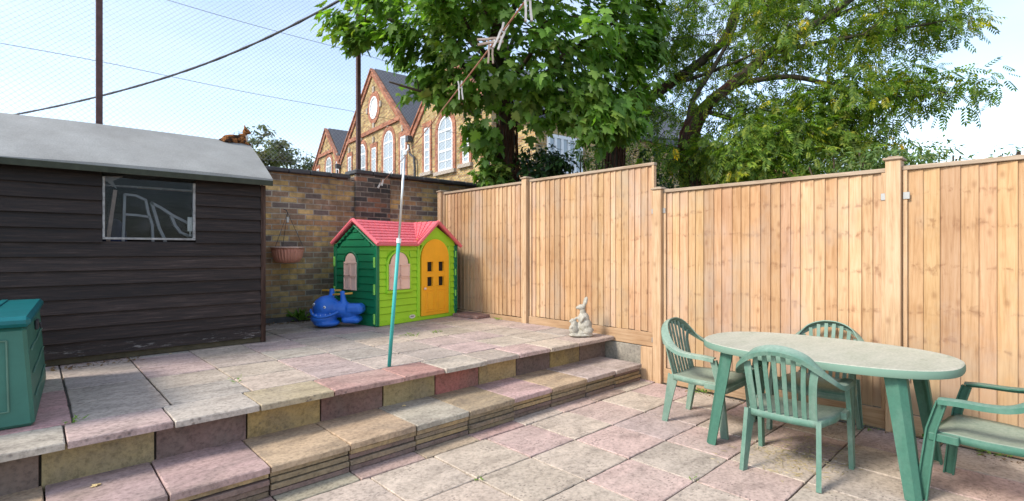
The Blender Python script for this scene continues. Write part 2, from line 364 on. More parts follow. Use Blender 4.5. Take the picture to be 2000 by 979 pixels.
# risers (slabs on edge)
rx=[-1.45,-.95,-.46,.037,.545,1.052,1.552,2.061,2.565,3.056,3.541,4.041,4.539,5.03]
rc=[YEL,MAR,BRN,(.30,.235,.12),MAR,(.43,.30,.13),(.23,.13,.11),(.33,.26,.12),(.40,.15,.125),(.42,.30,.14),(.20,.14,.12),(.40,.29,.13),(.24,.16,.13)]
for i in range(len(rx)-1): slab(st,rx[i],rx[i+1],3.69,3.73,.16,.392,rc[i],gap=.004,jz=0,bev=.004)
st.box(-1.45,5.03,3.725,3.9,-.05,.392,0,(.05,.04,.03))
tag(st.build('steps',M_block),kind='structure')
te=MB()
cx_=[-1.4,-.87,-.36,.139,.622,1.098,1.6,2.187,2.584,3.05,3.477,3.92,4.377,5.02]
cc_=[BUFF,PINK,(.46,.40,.33),(.47,.345,.31),(.49,.43,.365),(.40,.33,.21),(.42,.26,.22),(.41,.235,.20),(.47,.41,.33),(.46,.385,.325),PINK,BUFF,(.47,.37,.31)]
CR=.37
for i in range(len(cx_)-1):
    slab(te,cx_[i],cx_[i+1],3.575+random.uniform(-.02,.012),3.965,.395,.434,cc_[i],gap=.003,bev=.006,jz=.002)
for i in range(-4,10):
    off=random.uniform(-.02,.02)
    for j in range(8):
        x0=.185+i*.49; x1=min(x0+.49,5.02); y0=3.968+j*.4865+ (off if j else 0); y1=3.968+(j+1)*.4865+off
        if y0>7.55 or x1-x0<.05: continue
        if i<0 and j<3: cc=random.choice([(.50,.29,.27),BUFF]) ; 
        else: cc=random.choice([GREY,(.46,.385,.335),(.47,.36,.33),BUFF,MAUVE,(.42,.37,.32)])
        if y0>6.3 and x0<3.4: cc=tuple(q*.8 for q in cc)  # shed's shade put into the slab colour between shed and playhouse
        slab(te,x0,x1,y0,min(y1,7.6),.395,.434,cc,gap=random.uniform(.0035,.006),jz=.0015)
te.box(-1.8,5.03,3.93,7.62,-.05,.423,0,(.075,.062,.05))
tag(te.build('terrace',M_pave),kind='structure')
# ================================================================= fence
FX=5.06
fe=thing('wooden_fence','long stepped fence of upright orange-brown overlapping boards behind the table and along the terrace','fence',(5.1,3,0))
def panel(y0,y1,z0,z1,n,cap=True,tint=(1,1,1)):
    mb=MB(); wd=(y1-y0)/n; ed=[y0]+[y0+i*wd+random.uniform(-.012,.012) for i in range(1,n)]+[y1]
    for i in range(n):
        a=ed[i]-.006; b=ed[i+1]+.006; t0=.006; t1=.017
        zz=z0+random.uniform(-.004,.004); q=random.uniform(.93,1.04); c=(q,q*random.uniform(.95,1.02),q*random.uniform(.9,1.04)); wob=random.uniform(-.003,.003)
        p=[(FX+.012,a,zz),(FX+.012,b,zz),(FX+.008-t0,b,zz),(FX+.004-t1+wob,a,zz)]
        vs=p+[(x,y,z1-.012) for x,y,z in p]
        mb.add(vs,[(3,2,1,0),(4,5,6,7),(0,1,5,4),(1,2,6,5),(2,3,7,6),(3,0,4,7)],c)
    o=mb.build('fence_panel',M_fence,fe,True)
    r=MB()
    r.box(FX-.03,FX+.035,y0-.004,y1+.004,z1-.008,z1+.026,.004)                      # cap rail
    f=r.build('cap_rail',M_rail,fe,True); r=MB(); r.box(FX-.027,FX-.0115,y0,y0+.03,z0-.01,z1-.01,.003); r.build('panel_stile',M_post,fe,True); r=MB(); r.box(FX-.027,FX-.0115,y1-.03,y1,z0-.01,z1-.01,.003)
    f=r.build('panel_stile',M_post,fe,True)
    return o
def post(y0,y1,z0,z1,x0=4.985,cap=True):
    p=MB(); p.box(x0,FX+.07,y0,y1,z0,z1,.004); o=p.build('fence_post',M_post,fe,True)
    if cap:
        c=MB(); c.box(x0-.016,FX+.086,y0-.016,y1+.016,z1,z1+.02,.005); c.box(x0+.01,FX+.06,y0+.01,y1-.01,z1+.02,z1+.032,.006); k=c.build('post_cap',M_rail,o)
def gboard(y0,y1,z0,z1,dx=0):
    p=MB(); p.box(FX-.03+dx,FX-.003+dx,y0,y1,z0,z1,.004); p.build('gravel_board',M_gravelboard,fe,True)
panel(5.115,7.02,.50,2.39,21); panel(3.045,4.985,.535,2.40,22); panel(.935,2.93,.165,2.085,22); panel(-1.25,.825,.155,2.09,19); panel(-3.4,-1.36,.155,2.09,19)
post(7.03,7.12,-.05,2.42); post(5.01,5.10,-.05,2.44); post(2.935,3.035,-.05,2.11); post(.83,.93,-.05,2.165); post(-1.355,-1.255,-.05,2.165)
gboard(3.05,5.005,.375,.53); gboard(5.12,7.02,.36,.492); gboard(.935,2.93,.0,.16); gboard(-1.25,.825,-.01,.15); gboard(-3.4,-1.36,-.01,.15)
p=MB(); p.box(4.99,5.04,3.04,3.19,-.02,.37,.005); p.build('timber_offcut',M_post,fe,True)
p=MB(); p.box(FX-.035,FX,3.2,3.73,.03,.368,.006,(.30,.27,.22)); p.build('concrete_gravel_board',M_block,fe,True)
M_zinc=plain('zinc_bracket',(.42,.42,.41),.4,.2,10,.05,metal=.6)
for y in (.945,.80,2.925,3.05):
    for z in (1.88,.45):
        p=MB(); p.box(FX-.034,FX-.0275,y-.022+.0,y+.022,z-.028,z+.028,.002); o=p.build('fence_bracket',M_zinc,fe,True)
# ================================================================= brick wall
bw=thing('brick_wall','tall weathered yellow and brown brick wall with a dark coping behind the shed and playhouse','wall',(3,7.6,0))
p=MB(); p.box(-6,3.70,7.52,7.75,0,2.55); p.box(3.70,9.5,7.5,7.74,0,2.63); p.build('wall_face',M_brick,bw,True)
p=MB(); p.box(3.68,4.28,7.44,7.497,0,2.635,.006); p.build('pier',M_sooty,bw,True)
p=MB()
x=-6
while x<3.6:
    x1=min(x+.31,3.70); p.box(x+.004,x1-.004,7.46,7.82,2.552,2.615+random.uniform(-.004,.004),.012); x=x1
x=3.66
while x<9.4:
    x1=x+.31; p.box(x+.004,x1-.004,7.41,7.80,2.637,2.70+random.uniform(-.004,.004),.012); x=x1
p.build('coping',M_coping,bw,True)
p=MB(); p.box(1.9,3.35,7.40,7.515,.42,.50,.01,(.16,.16,.18)); p.build('damp_course',M_coping,bw,True)
# ================================================================= shed
n=N('shed_board_paint'); c=n.coord((.7,8,12),rnd=True); g=n.noise(c,4.5,8,.7,.3)
col=n.ramp(g,[(.28,(.010,.0068,.006)),(.48,(.027,.018,.015)),(.6,(.047,.032,.027)),(.75,(.10,.073,.064))])
col=n.mul(col,n.ramp(n.island(),[(0,.6),(1,1.25)]))
worn=n.math('MULTIPLY',n.ramp(n.noise(n.coord((2.4,9,14),rnd=True),3.2,8,.75),[(.56,0),(.64,.8)]),
     n.math('ADD',n.ramp(n.math('ADD',n.sep(n.tc.outputs['Object'],2),n.math('MULTIPLY',n.math('SUBTRACT',n.noise(n.coord((1.2,1,4)),1.4,4),.5),.38)),[(.50,1),(.60,0)]),n.ramp(n.noise(n.coord((.5,1,6)),2.2,5,.7),[(.69,0),(.76,.35)])))
col=n.mix(col,(.40,.37,.34),worn)
M_shed=n.fin(col,n.ramp(g,[(.3,.55),(.7,.8)]),n.bump(g,.5,.006),spec=.3)
M_shedtrim=woodmat('shed_trim_wood',[(.03,.018,.014),(.055,.032,.025),(.15,.10,.08)],knots=.2)
n=N('roofing_felt'); f=n.noise(n.coord(),2.2,6,.6); f2=n.noise(n.coord(),90,3)
M_felt=n.fin(n.mul(n.ramp(f,[(.3,(.265,.26,.245)),(.6,(.335,.332,.315)),(.75,(.37,.365,.35))]),n.ramp(f2,[(.3,.85),(.7,1.08)])),.95,n.bump(n.math('ADD',f,n.math('MULTIPLY',f2,.12)),.5,.02),spec=.15)
sh=thing('garden_shed','dark brown weatherboarded garden shed with a grey felt roof and one wide window','shed',(.7,6.6,.43))
SX0,SX1,SY0,SY1=-1.1,1.87,6.0,7.36; SZ=.50; EZ=2.16; RY=6.70; RZ=2.70
WX0,WX1,WZ0,WZ1=.49,1.21,1.56,2.125
mb=MB(); nb=13; bh=(EZ-SZ)/nb
def lapboard(mb,x0,x1,y,z,h):
    vs=[(x0,y-.034,z),(x1,y-.034,z),(x1,y,z),(x0,y,z),(x0,y-.006,z+h+.012),(x1,y-.006,z+h+.012),(x1,y,z+h+.012),(x0,y,z+h+.012)]
    mb.add(vs,[(3,2,1,0),(4,5,6,7),(0,1,5,4),(1,2,6,5),(2,3,7,6),(3,0,4,7)])
for i in range(nb):
    z=SZ+i*bh+random.uniform(-.003,.003)
    if z+bh*.5>WZ0 : 
        lapboard(mb,SX0,WX0-.012,SY0,z,bh); lapboard(mb,WX1+.012,SX1-.03,SY0,z,bh)
    else: lapboard(mb,SX0,SX1-.03,SY0,z,bh)
mb.build('front_boards',M_shed,sh,True)
mb=MB()                                           # gable side, rear and far side, in boards
for i in range(18):
    z=SZ+i*bh
    y0,y1=SY0+.02,SY1
    if z>EZ-.02:
        k=(z+bh-EZ)/(RZ-EZ); 
        if k>=.98: break
        y0=SY0+(RY-SY0)*k; y1=SY1-(SY1-RY)*k
    for X,sgn in ((SX1,1),(SX0,-1)):
        vs=[(X+.018*sgn,y0,z),(X+.018*sgn,y1,z),(X,y1,z),(X,y0,z),(X+.004*sgn,y0,z+bh+.01),(X+.004*sgn,y1,z+bh+.01),(X,y1,z+bh+.01),(X,y0,z+bh+.01)]
        mb.add(vs,[(3,2,1,0),(4,5,6,7),(0,1,5,4),(1,2,6,5),(2,3,7,6),(3,0,4,7)])
mb.box(SX0,SX1,SY1,SY1+.02,SZ,EZ+.01)
mb.box(SX0+.02,SX1-.02,SY0+.03,SY1-.02,SZ-.02,SZ)   # floor
mb.build('side_boards',M_shed,sh,True)
mb=MB(); mb.box(SX1-.028,SX1+.022,SY0-.028,SY0+.045,SZ-.06,EZ,.003); mb.build('corner_trim',M_shedtrim,sh,True)
mb=MB(); mb.box(SX0,SX1,SY0+.0,SY0+.06,.436,SZ-.006,.004); mb.box(SX0,SX1,SY1-.1,SY1-.02,.436,SZ-.022); mb.build('base_bearer',plain('mossy_bearer',(.12,.10,.06),.9,.5,10,.5),sh,True)
# roof: one undulating felt sheet with thickness
mb=MB(); NX=26
def felt(x,t):    # t 0 eave front .. 1 ridge .. 2 rear eave
    k=mnoise.noise(Vector((x*1.3,t*1.7,3)))*.010
    sag=-.012*math.sin((x-SX0)*2.1)
    if t<0: return (x,SY0-.12,EZ+.075-.075*(-t)*1.0+k+sag*.4)
    if t<=1: return (x,SY0-.12+(RY-SY0+.12)*t,EZ+.06+(RZ+.02-EZ-.06)*t+k+sag+.012*math.sin(math.pi*t))
    t-=1; return (x,RY+(SY1+.12-RY)*t,RZ+.02-(RZ+.02-EZ-.04)*t+k+sag)
ts=[-.95,-.4,0,.03,.2,.4,.6,.8,.95,1.0,1.05,1.3,1.6,2.0]
vs=[];xs=[SX0-.1+(SX1+.06-SX0+.1)*i/NX for i in range(NX+1)]
for x in xs:
    for t in ts: vs.append(felt(x,t))
m=len(ts); fs=[(i*m+j,(i+1)*m+j,(i+1)*m+j+1,i*m+j+1) for i in range(NX) for j in range(m-1)]
o=mb.add(vs,fs).build('roof_felt',M_felt,sh,True); md=o.modifiers.new('t','SOLIDIFY'); md.thickness=.016; md.offset=1
mb=MB(); mb.box(SX0-.05,SX1+.058,SY0-.152,SY0-.142,EZ-.012,EZ+.045,.003); mb.box(SX0-.05,SX1+.05,SY0-.108,SY0-.09,EZ+.0,EZ+.055,.002); mb.build('eave_cover',plain('mossy_eave',(.055,.06,.04),.9,.4,12,.4),sh,True)  # front strip added over the felt's drop edge to darken it, mossy tone
# window
wf=MB(); M_winframe=plain('peeling_white_frame',(.40,.385,.37),.8,.55,24,.5,bscale=80)
for b in [(WX0-.01,WX0+.008,WZ0,WZ1),(WX1-.012,WX1+.01,WZ0,WZ1),(WX0-.01,WX1+.01,WZ0-.012,WZ0+.008)]:
    wf.box(b[0],b[1],SY0-.022,SY0+.02,b[2],b[3],.002)
wfo=wf.build('window',M_winframe,sh,True)
n=N('old_glass'); n.b.inputs['Base Color'].default_value=(.7,.72,.75,1); n.b.inputs['Roughness'].default_value=.04; n.b.inputs['IOR'].default_value=1.45
tr=n.n('ShaderNodeBsdfTransparent'); tr.inputs[0].default_value=(.82,.84,.86,1); gl=n.n('ShaderNodeBsdfGlossy'); gl.inputs['Roughness'].default_value=.05; gl.inputs[0].default_value=(.8,.85,.9,1)
ms=n.n('ShaderNodeMixShader'); fr=n.n('ShaderNodeFresnel'); fr.inputs[0].default_value=1.5; n.l(n.math('MULTIPLY',fr.outputs[0],.22),ms.inputs[0]); n.l(tr.outputs[0],ms.inputs[1]); n.l(gl.outputs[0],ms.inputs[2])
df=n.n('ShaderNodeBsdfDiffuse'); df.inputs[0].default_value=(.30,.30,.34,1); m2=n.n('ShaderNodeMixShader'); n.l(n.ramp(n.noise(n.coord((1,1,.7)),7,7,.7),[(.5,.0),(.62,.03),(.8,.12)]),m2.inputs[0]); n.l(ms.outputs[0],m2.inputs[1]); n.l(df.outputs[0],m2.inputs[2])
n.l(m2.outputs[0],n.out.inputs[0]); M_glass=n.m
p=MB(); p.box(WX0+.008,WX1-.012,SY0-.004,SY0,WZ0+.008,WZ1-.0); p.build('pane',M_glass,wfo)
# things inside the shed, seen through the glass
M_upvc=plain('dusty_white_plastic',(.34,.335,.33),.6,.25,8,.1)
def ribbon(name,pts,w_,t_,mat,parent,closed=False):
    mb=MB(); P=[Vector(p) for p in pts]
    mb.sweep(P,[(-w_/2,-t_/2),(w_/2,-t_/2),(w_/2,t_/2),(-w_/2,t_/2)],[Vector((0,1,0)).cross((P[min(i+1,len(P)-1)]-P[max(i-1,0)])) for i in range(len(P))]); return mb.build(name,mat,parent,True)
YI=6.10
def wp(x,z): # window-zoom pixel (1371x979 crop) -> shed interior plane
    u=190+x/6.529; v=330+z/6.529
    a=(u-1000)/FPX; k=YI/(-a*math.sin(TH)+math.cos(TH)); return (k*(a*math.cos(TH)+math.sin(TH)),YI,H+k*(488.5-v)/FPX)
fr1=thing('door_frame','pale grey plastic frame with a crossbar leaning inside the shed, seen through its window','frame',(.75,YI,SZ))
for pts in ([(300,1500),(330,900),(350,320)],[(345,325),(490,340),(620,400)],[(615,395),(650,560),(700,720),(735,1500)],[(345,580),(500,590),(670,615)]):
    ribbon('frame_bar',[wp(*q) for q in pts],.021,.03,M_upvc,fr1)
fr2=thing('curved_frame','pale grey curved plastic frame leaning inside the shed, right of the one with a crossbar','frame',(.95,YI,SZ))
for pts in ([(690,430),(730,560),(790,760),(860,900),(960,1500)],[(680,430),(800,490),(950,590),(1150,690)],[(940,600),(990,720),(1060,810),(1150,850),(1260,850)]):
    ribbon('frame_bar',[wp(*q) for q in pts],.026,.03,M_upvc,fr2)
p=MB(); p.tube([wp(90,1500),wp(150,800),wp(228,270)],.021,4); tag(p.build('timber_batten',plain('raw_batten',(.45,.33,.26),.8,.3,20,.2)),'raw pinkish timber batten leaning at the left inside the shed window','batten')
p=MB(); a=wp(1128,620); b=wp(1210,800); p.box(a[0],b[0],6.012,6.03,b[2],a[2],.004); p.box(a[0]+.018,a[0]+.026,6.015,6.022,b[2]-.05,b[2]+.004,.001); tag(p.build('white_tag',plain('cream_card',(.66,.65,.58),.7,.1,8,.05)),'cream card tag hanging just inside the right edge of the shed window','tag')
p=MB(); 
sv=[wp(85,90),wp(340,95),wp(205,150),wp(255,250),wp(110,150)]
p.add([Vector(q)+Vector((0,.03,0)) for q in sv]+[Vector(q)+Vector((0,.034,0)) for q in sv],[(0,1,2,3,4),(9,8,7,6,5)]+[(i,5+i,5+(i+1)%5,(i+1)%5) for i in range(5)]); tag(p.build('plastic_sheet',M_upvc),'torn pale sheet hung in the upper left corner of the shed window','sheet')
M_blue=plain('dark_blue_cloth',(.05,.055,.12),.8,.5,8,.5)
blob('dust_sheet',M_blue,None,[('e',(.60,6.3,1.55),(.10,.10,.22)),('e',(.64,6.28,1.3),(.16,.12,.2)),('e',(.66,6.26,1.0),(.2,.12,.5))],.03,4); tag(bpy.data.objects['dust_sheet'],'dark blue cloth bundle piled inside the shed behind the timber batten','cloth')
# ================================================================= net fence above the wall
M_rust=plain('rusty_steel',(.13,.065,.06),.7,.5,12,.4)
nf=thing('net_fence','tall fine mesh net strung between two rusty brown posts above the brick wall','net fence',(1,7.85,0))
NY=7.86
for x in (.60,3.93,-2.75,7.25):
    p=MB(); p.box(x-.032,x+.032,NY-.03,NY+.03,2.2,6.9,.004); p.build('net_post',M_rust,nf,True)
M_wire=plain('grey_wire',(.20,.19,.19),.6,.2,10,0)
for z0 in (2.80,3.72,4.70,6.8):
    p=MB(); 
    p.tube([(-2.75+i*.5,NY,z0-.03*math.sin(math.pi*((i*.5)%3.33)/3.33)) for i in range(21)],.0035,4); p.build('tension_wire',M_wire,nf,True)
p=MB(); P_=.088; x0,x1,z0,z1=-2.75,7.25,2.74,6.85
def seg(a,b):
    a=Vector(a);b=Vector(b); d=(b-a).normalized(); n1=Vector((0,1,0))*.0013; n2=d.cross(Vector((0,1,0)))*.0013
    vs=[a+n1,a-n1*.5+n2,a-n1*.5-n2,b+n1,b-n1*.5+n2,b-n1*.5-n2]; p.add(vs,[(0,1,4,3),(1,2,5,4),(2,0,3,5)])
hh=z1-z0; k=x0-hh*1.05
while k<x1:
    for s in (1,-1):
        # line x = k + s*(z-z0)*r
        r=1.05
        a=(k if s>0 else k+hh*r, z0); b=(k+hh*r if s>0 else k, z1)
        # clip
        (xa,za),(xb,zb)=a,b
        def clip(xa,za,xb,zb):
            for X,lo in ((x0,True),(x1,False)):
                if (xa<X)==lo and (xb<X)==lo and xa!=X and xb!=X: return None
                if ((xa<X)!=(xb<X)):
                    t=(X-xa)/(xb-xa); zc=za+(zb-za)*t
                    if (xa<X)==lo: xa,za=X,zc
                    else: xb,zb=X,zc
            return xa,za,xb,zb
        c=clip(xa,za,xb,zb)
        if c: seg((c[0],NY-.02,c[1]),(c[2],NY-.02,c[3]))
    k+=.066
p.build('netting',plain('pale_net_twine',(.34,.33,.33),.8,.1,5,0),nf,True,fix=False)
# ================================================================= overhead cable
p=MB(); pts=catmull([at(-160,255,15),at(35,223,14),at(195,188,12.8),at(350,143,11.8),at(500,84,10.9),at(665,0,10.),at(820,-95,9.2),at(1050,-270,8.2)],8)
p.tube(pts,[.024+.004*math.sin(i*2.3) for i in range(len(pts))],7); tag(p.build('overhead_cable',plain('black_cable',(.05,.047,.055),.6,.3,30,.3),smooth=True),'thick black cable sagging across the sky from the roof line to the sycamore','cable')
# ================================================================= school
SO=W(-4.88,25.,0); sd=W(-.609,.793,0).normalized(); sn=Vector((0,0,1)).cross(sd)   # facade direction; sn = into the building?
if sn.dot(W(1,.5,0))<0: sn=-sn
def school_frame(name,label,cat): 
    t=bpy.data.objects.new(name,None); COL.objects.link(t); M=Matrix((sd,sn,Vector((0,0,1)))).transposed().to_4x4(); 
    # left-handed check
    if M.to_3x3().determinant()<0:
        M=Matrix((sd,sn,Vector((0,0,1)))).transposed().to_4x4()
    return t,M
M_slate=plain('roof_slate',(.10,.105,.12),.7,.3,3,.3,bscale=14)
M_white=plain('white_window_paint',(.78,.80,.82),.45,.1,5,0)
n=N('window_glass'); M_pane=n.fin((.33,.38,.42),.12,None,spec=.8)  # sky reflection put into the pale bluish base colour of the panes
M_iron=plain('dark_iron_pipe',(.05,.05,.055),.5,.2,5,0)
M_stone=plain('pale_stone',(.42,.36,.30),.8,.2,6,.2)
sc_=thing('school_building','gabled yellow and red brick school building with tall white windows beyond the wall','building',SO)
def S(s,n_,z): return sd*s+sn*n_+Vector((0,0,z))     # relative to SO
def spart(mb,name,mat,parent=None,**k): return mb.build(name,mat,parent or sc_,**k)
def sbox(mb,s0,s1,n0,n1,z0,z1,col=(1,1,1)):
    vs=[S(s,n_,z) for z in (z0,z1) for (s,n_) in ((s0,n0),(s1,n0),(s1,n1),(s0,n1))]
    mb.add(vs,[(3,2,1,0),(4,5,6,7),(0,1,5,4),(1,2,6,5),(2,3,7,6),(3,0,4,7)],col)
bays=[(0,10.24,4.92,7.05,11.55),(10.24,16.0,13.03,7.05,9.7),(-6.7,0,-3.3,7.05,10.1)]
DEP=16
for (s0,s1,sp,ez,pz) in bays:
    mb=MB(); pl=[(s0,0),(s1,0),(s1,ez),(sp,pz),(s0,ez)]
    vs=[S(a,0,z) for a,z in pl]+[S(a,DEP,z) for a,z in pl]; k=5
    mb.add(vs,[tuple(range(k)),tuple(reversed(range(k,2*k)))]+[(i,k+i,k+(i+1)%k,(i+1)%k) for i in range(k)]); spart(mb,'wall',M_school)
    mb=MB(); 
    for (a,b) in (((s0,ez),(sp,pz)),((s1,ez),(sp,pz))):
        o1=.12; vs=[S(a[0],.12,a[1]+.05),S(b[0],.12,b[1]+.05),S(b[0],DEP,b[1]+.05),S(a[0],DEP,a[1]+.05)]; vs+=[v+Vector((0,0,.14)) for v in vs]
        mb.add(vs,[(3,2,1,0),(4,5,6,7),(0,1,5,4),(1,2,6,5),(2,3,7,6),(3,0,4,7)])
    spart(mb,'roof',M_slate)
    mb=MB()      # red verge bands
    for (a,b) in (((s0,ez),(sp,pz)),((s1,ez),(sp,pz))):
        dv=Vector((b[0]-a[0],b[1]-a[1])).normalized(); nv=Vector((-dv.y,dv.x)); nv=nv if nv.y<0 else -nv
        for (o1,o2,n0) in ((-.04,.20,-.09),(-.13,-.05,-.16)):
            q=[(a[0]+nv.x*o1,a[1]+nv.y*o1),(b[0]+(0 if o1<0 else 0),b[1]+o1*-1.25 if True else 0),(b[0],b[1]-o2*1.25),(a[0]+nv.x*o2,a[1]+nv.y*o2)]
            vs=[S(x,n0,z) for x,z in q]+[S(x,.05,z) for x,z in q]; mb.add(vs,[(0,1,2,3),(7,6,5,4),(0,4,5,1),(1,5,6,2),(2,6,7,3),(3,7,4,0)])
    spart(mb,'verge_band',M_schoolred)
    if s0==0 or s0>5:     # string course
        zc=8.05 if s0==0 else 8.0; half=lambda z:((sp-s0)*(pz-z)/(pz-ez)+(s1-sp)*(pz-z)/(pz-ez))/2
        mb=MB(); sbox(mb,sp-half(zc)+.3,sp+half(zc)-.3,-.12,.02,zc,zc+.22); spart(mb,'string_course',M_schoolred)
def arch_pts(c,hw,z0,z1,n=10):
    zs=z1-hw; return [(c-hw,z0),(c+hw,z0)]+[(c+hw*math.cos(math.pi*i/n),zs+hw*math.sin(math.pi*i/n)) for i in range(n+1)]
def swindow(c,hw,z0,z1,arch,rows=4,cols=2):
    mb=MB(); e=.24
    # red surround, a ring proud of the wall
    def ring(mb,A,B,n0,n1):
        k=len(A); vs=[S(x,n0,z) for x,z in A]+[S(x,n0,z) for x,z in B]+[S(x,n1,z) for x,z in A]+[S(x,n1,z) for x,z in B]
        fs=[]
        for i in range(k):
            j=(i+1)%k; fs+=[(i,j,k+j,k+i),(2*k+i,3*k+i,3*k+j,2*k+j),(i,2*k+i,2*k+j,j),(k+i,k+j,3*k+j,3*k+i)]
        mb.add(vs,fs)
    if arch: A=arch_pts(c,hw,z0,z1); B=arch_pts(c,hw+e,z0,z1+e)
    else: A=[(c-hw,z0),(c+hw,z0),(c+hw,z1),(c-hw,z1)]; B=[(c-hw-e*.7,z0),(c+hw+e*.7,z0),(c+hw+e*.7,z1+e),(c-hw-e*.7,z1+e)]
    ring(mb,A,B,-.05,.03); spart(mb,'window_surround',M_schoolred)
    mb=MB(); t=.10
    if arch: C=arch_pts(c,hw-t,z0+t,z1-t)
    else: C=[(c-hw+t,z0+t),(c+hw-t,z0+t),(c+hw-t,z1-t),(c-hw+t,z1-t)]
    ring(mb,C,A,-.03,.02)
    zt=z1-hw if arch else z1
    for i in range(1,rows): z=z0+(zt-z0)*i/rows+ (0); sbox(mb,c-hw+t,c+hw-t,-.026,.0,z-(.05 if i==rows//2 else .025),z+(.05 if i==rows//2 else .025))
    if arch: sbox(mb,c-hw+t,c+hw-t,-.028,.0,zt-.05,zt+.05)
    for i in range(1,cols): x=c-hw+2*hw*i/cols; sbox(mb,x-.025,x+.025,-.022,.0,z0+t,z1-t)
    w_=spart(mb,'window',M_white)
    mb=MB(); k=len(C); mb.add([S(x,-.008,z) for x,z in C]+[S(x,.012,z) for x,z in C],[tuple(range(k)),tuple(reversed(range(k,2*k)))]+[(i,k+i,k+(i+1)%k,(i+1)%k) for i in range(k)]); mb.build('pane',M_pane,w_)
    mb=MB(); sbox(mb,c-hw-.25,c+hw+.25,-.14,.02,z0-.16,z0-.003); mb.build('sill',M_stone,w_)
swindow(2.75,.62,3.9,7.8,True); swindow(6.5,.62,3.9,7.7,True); swindow(4.7,.32,3.9,7.22,False,5,1); swindow(.98,.30,3.9,7.2,False,5,1); swindow(8.5,.30,3.9,7.25,False,5,1)
swindow(12.5,.62,4.2,7.8,True); swindow(10.75,.3,4.2,7.3,False,5,1); swindow(14.9,.3,4.2,7.3,False,5,1)
swindow(-1.56,.28,5.07,7.15,False,6,1); swindow(-3.24,.64,4.93,7.35,True,4,2); swindow(-4.92,.26,5.02,6.1,False,4,1)
# oval window
mb=MB(); cN=20
def circ(r,zr): return [(4.7+r*math.cos(2*math.pi*i/cN),9.45+zr*math.sin(2*math.pi*i/cN)) for i in range(cN)]
for (A,B,n0,mat,nm) in ((circ(.55,.62),circ(.85,.92),-.05,M_schoolred,'oval_surround'),(circ(.46,.53),circ(.56,.63),-.06,M_white,'oval_window')):
    mb=MB(); k=cN; vs=[S(x,n0,z) for x,z in A]+[S(x,n0,z) for x,z in B]+[S(x,.02,z) for x,z in A]+[S(x,.02,z) for x,z in B]; fs=[]
    for i in range(k):
        j=(i+1)%k; fs+=[(i,j,k+j,k+i),(2*k+i,3*k+i,3*k+j,2*k+j),(i,2*k+i,2*k+j,j),(k+i,k+j,3*k+j,3*k+i)]
    mb.add(vs,fs); ow=spart(mb,nm,mat)
mb=MB(); C=circ(.46,.53); mb.add([S(x,-.02,z) for x,z in C]+[S(x,.01,z) for x,z in C],[tuple(range(cN)),tuple(reversed(range(cN,2*cN)))]+[(i,cN+i,cN+(i+1)%cN,(i+1)%cN) for i in range(cN)]); mb.build('pane',plain('louvre_white',(.72,.74,.76),.5,.1,5,0),ow)
mb=MB()
for (dx,dz) in ((0,1.02),(0,-1.02),(.95,0),(-.95,0)): mb=MB(); sbox(mb,4.7+dx-.1,4.7+dx+.1,-.08,.02,9.45+dz-.16,9.45+dz+.16); spart(mb,'keystone',M_stone)
for c,z in ((2.75,8.1),(6.5,8.0),(4.7,7.6),(.98,7.55),(8.5,7.6),(12.5,8.1),(10.75,7.6)): mb=MB(); sbox(mb,c-.08,c+.08,-.09,.02,z-.12,z+.2); spart(mb,'keystone',M_stone)
for s,z in ((0,7.0),(10.24,7.0),(-6.2,6.2)):
    mb=MB(); sbox(mb,s-.15,s+.15,-.30,-.06,z-.28,z+.0); h=spart(mb,'rain_hopper',M_iron)
    mb=MB(); mb.tube([S(s,-.22,z-.4),S(s-.15,-.2,z-.9),S(s-.5,-.16,z-1.1),S(s-.55,-.14,z-1.6),S(s-.55,-.14,.2)],.06,8); spart(mb,'downpipe',M_iron)
# end range of the school, running away to the right behind the trees
en=thing('brick_annexe','yellow brick annexe with white casement windows, half hidden behind the trees','building',SO)
mb=MB(); sbox(mb,-8.6,-6.72,.6,DEP,0,6.2); sbox(mb,-8.62,-8.60,.6,DEP+8,0,6.2); sbox(mb,-8.6,-6.75,DEP,DEP+8,0,6.2); mb.build('wall',M_school,en)
mb=MB(); sbox(mb,-8.8,-6.6,.4,DEP+8.2,6.2,6.45); mb.build('roof',M_slate,en)
def ewindow(n0,n1,z0,z1,nb):
    mb=MB(); X0,X1=-8.70,-8.63
    sbox(mb,X0,X1,n0,n1,z0,z0+.12); sbox(mb,X0,X1,n0,n1,z1-.12,z1)
    for i in range(nb+1):
        a=n0+(n1-n0)*i/nb; sbox(mb,X0+.004,X1,a-.06,a+.06,z0+.1,z1-.1)
    w_=mb.build('window',M_white,en); mb=MB(); sbox(mb,-8.66,-8.625,n0,n1,z0+.05,z1-.05); mb.build('pane',M_pane,w_)
    mb=MB(); sbox(mb,-8.78,-8.625,n0-.1,n1+.1,z0-.15,z0-.003); mb.build('sill',M_stone,w_)
ewindow(1.2,2.9,4.35,5.75,5)
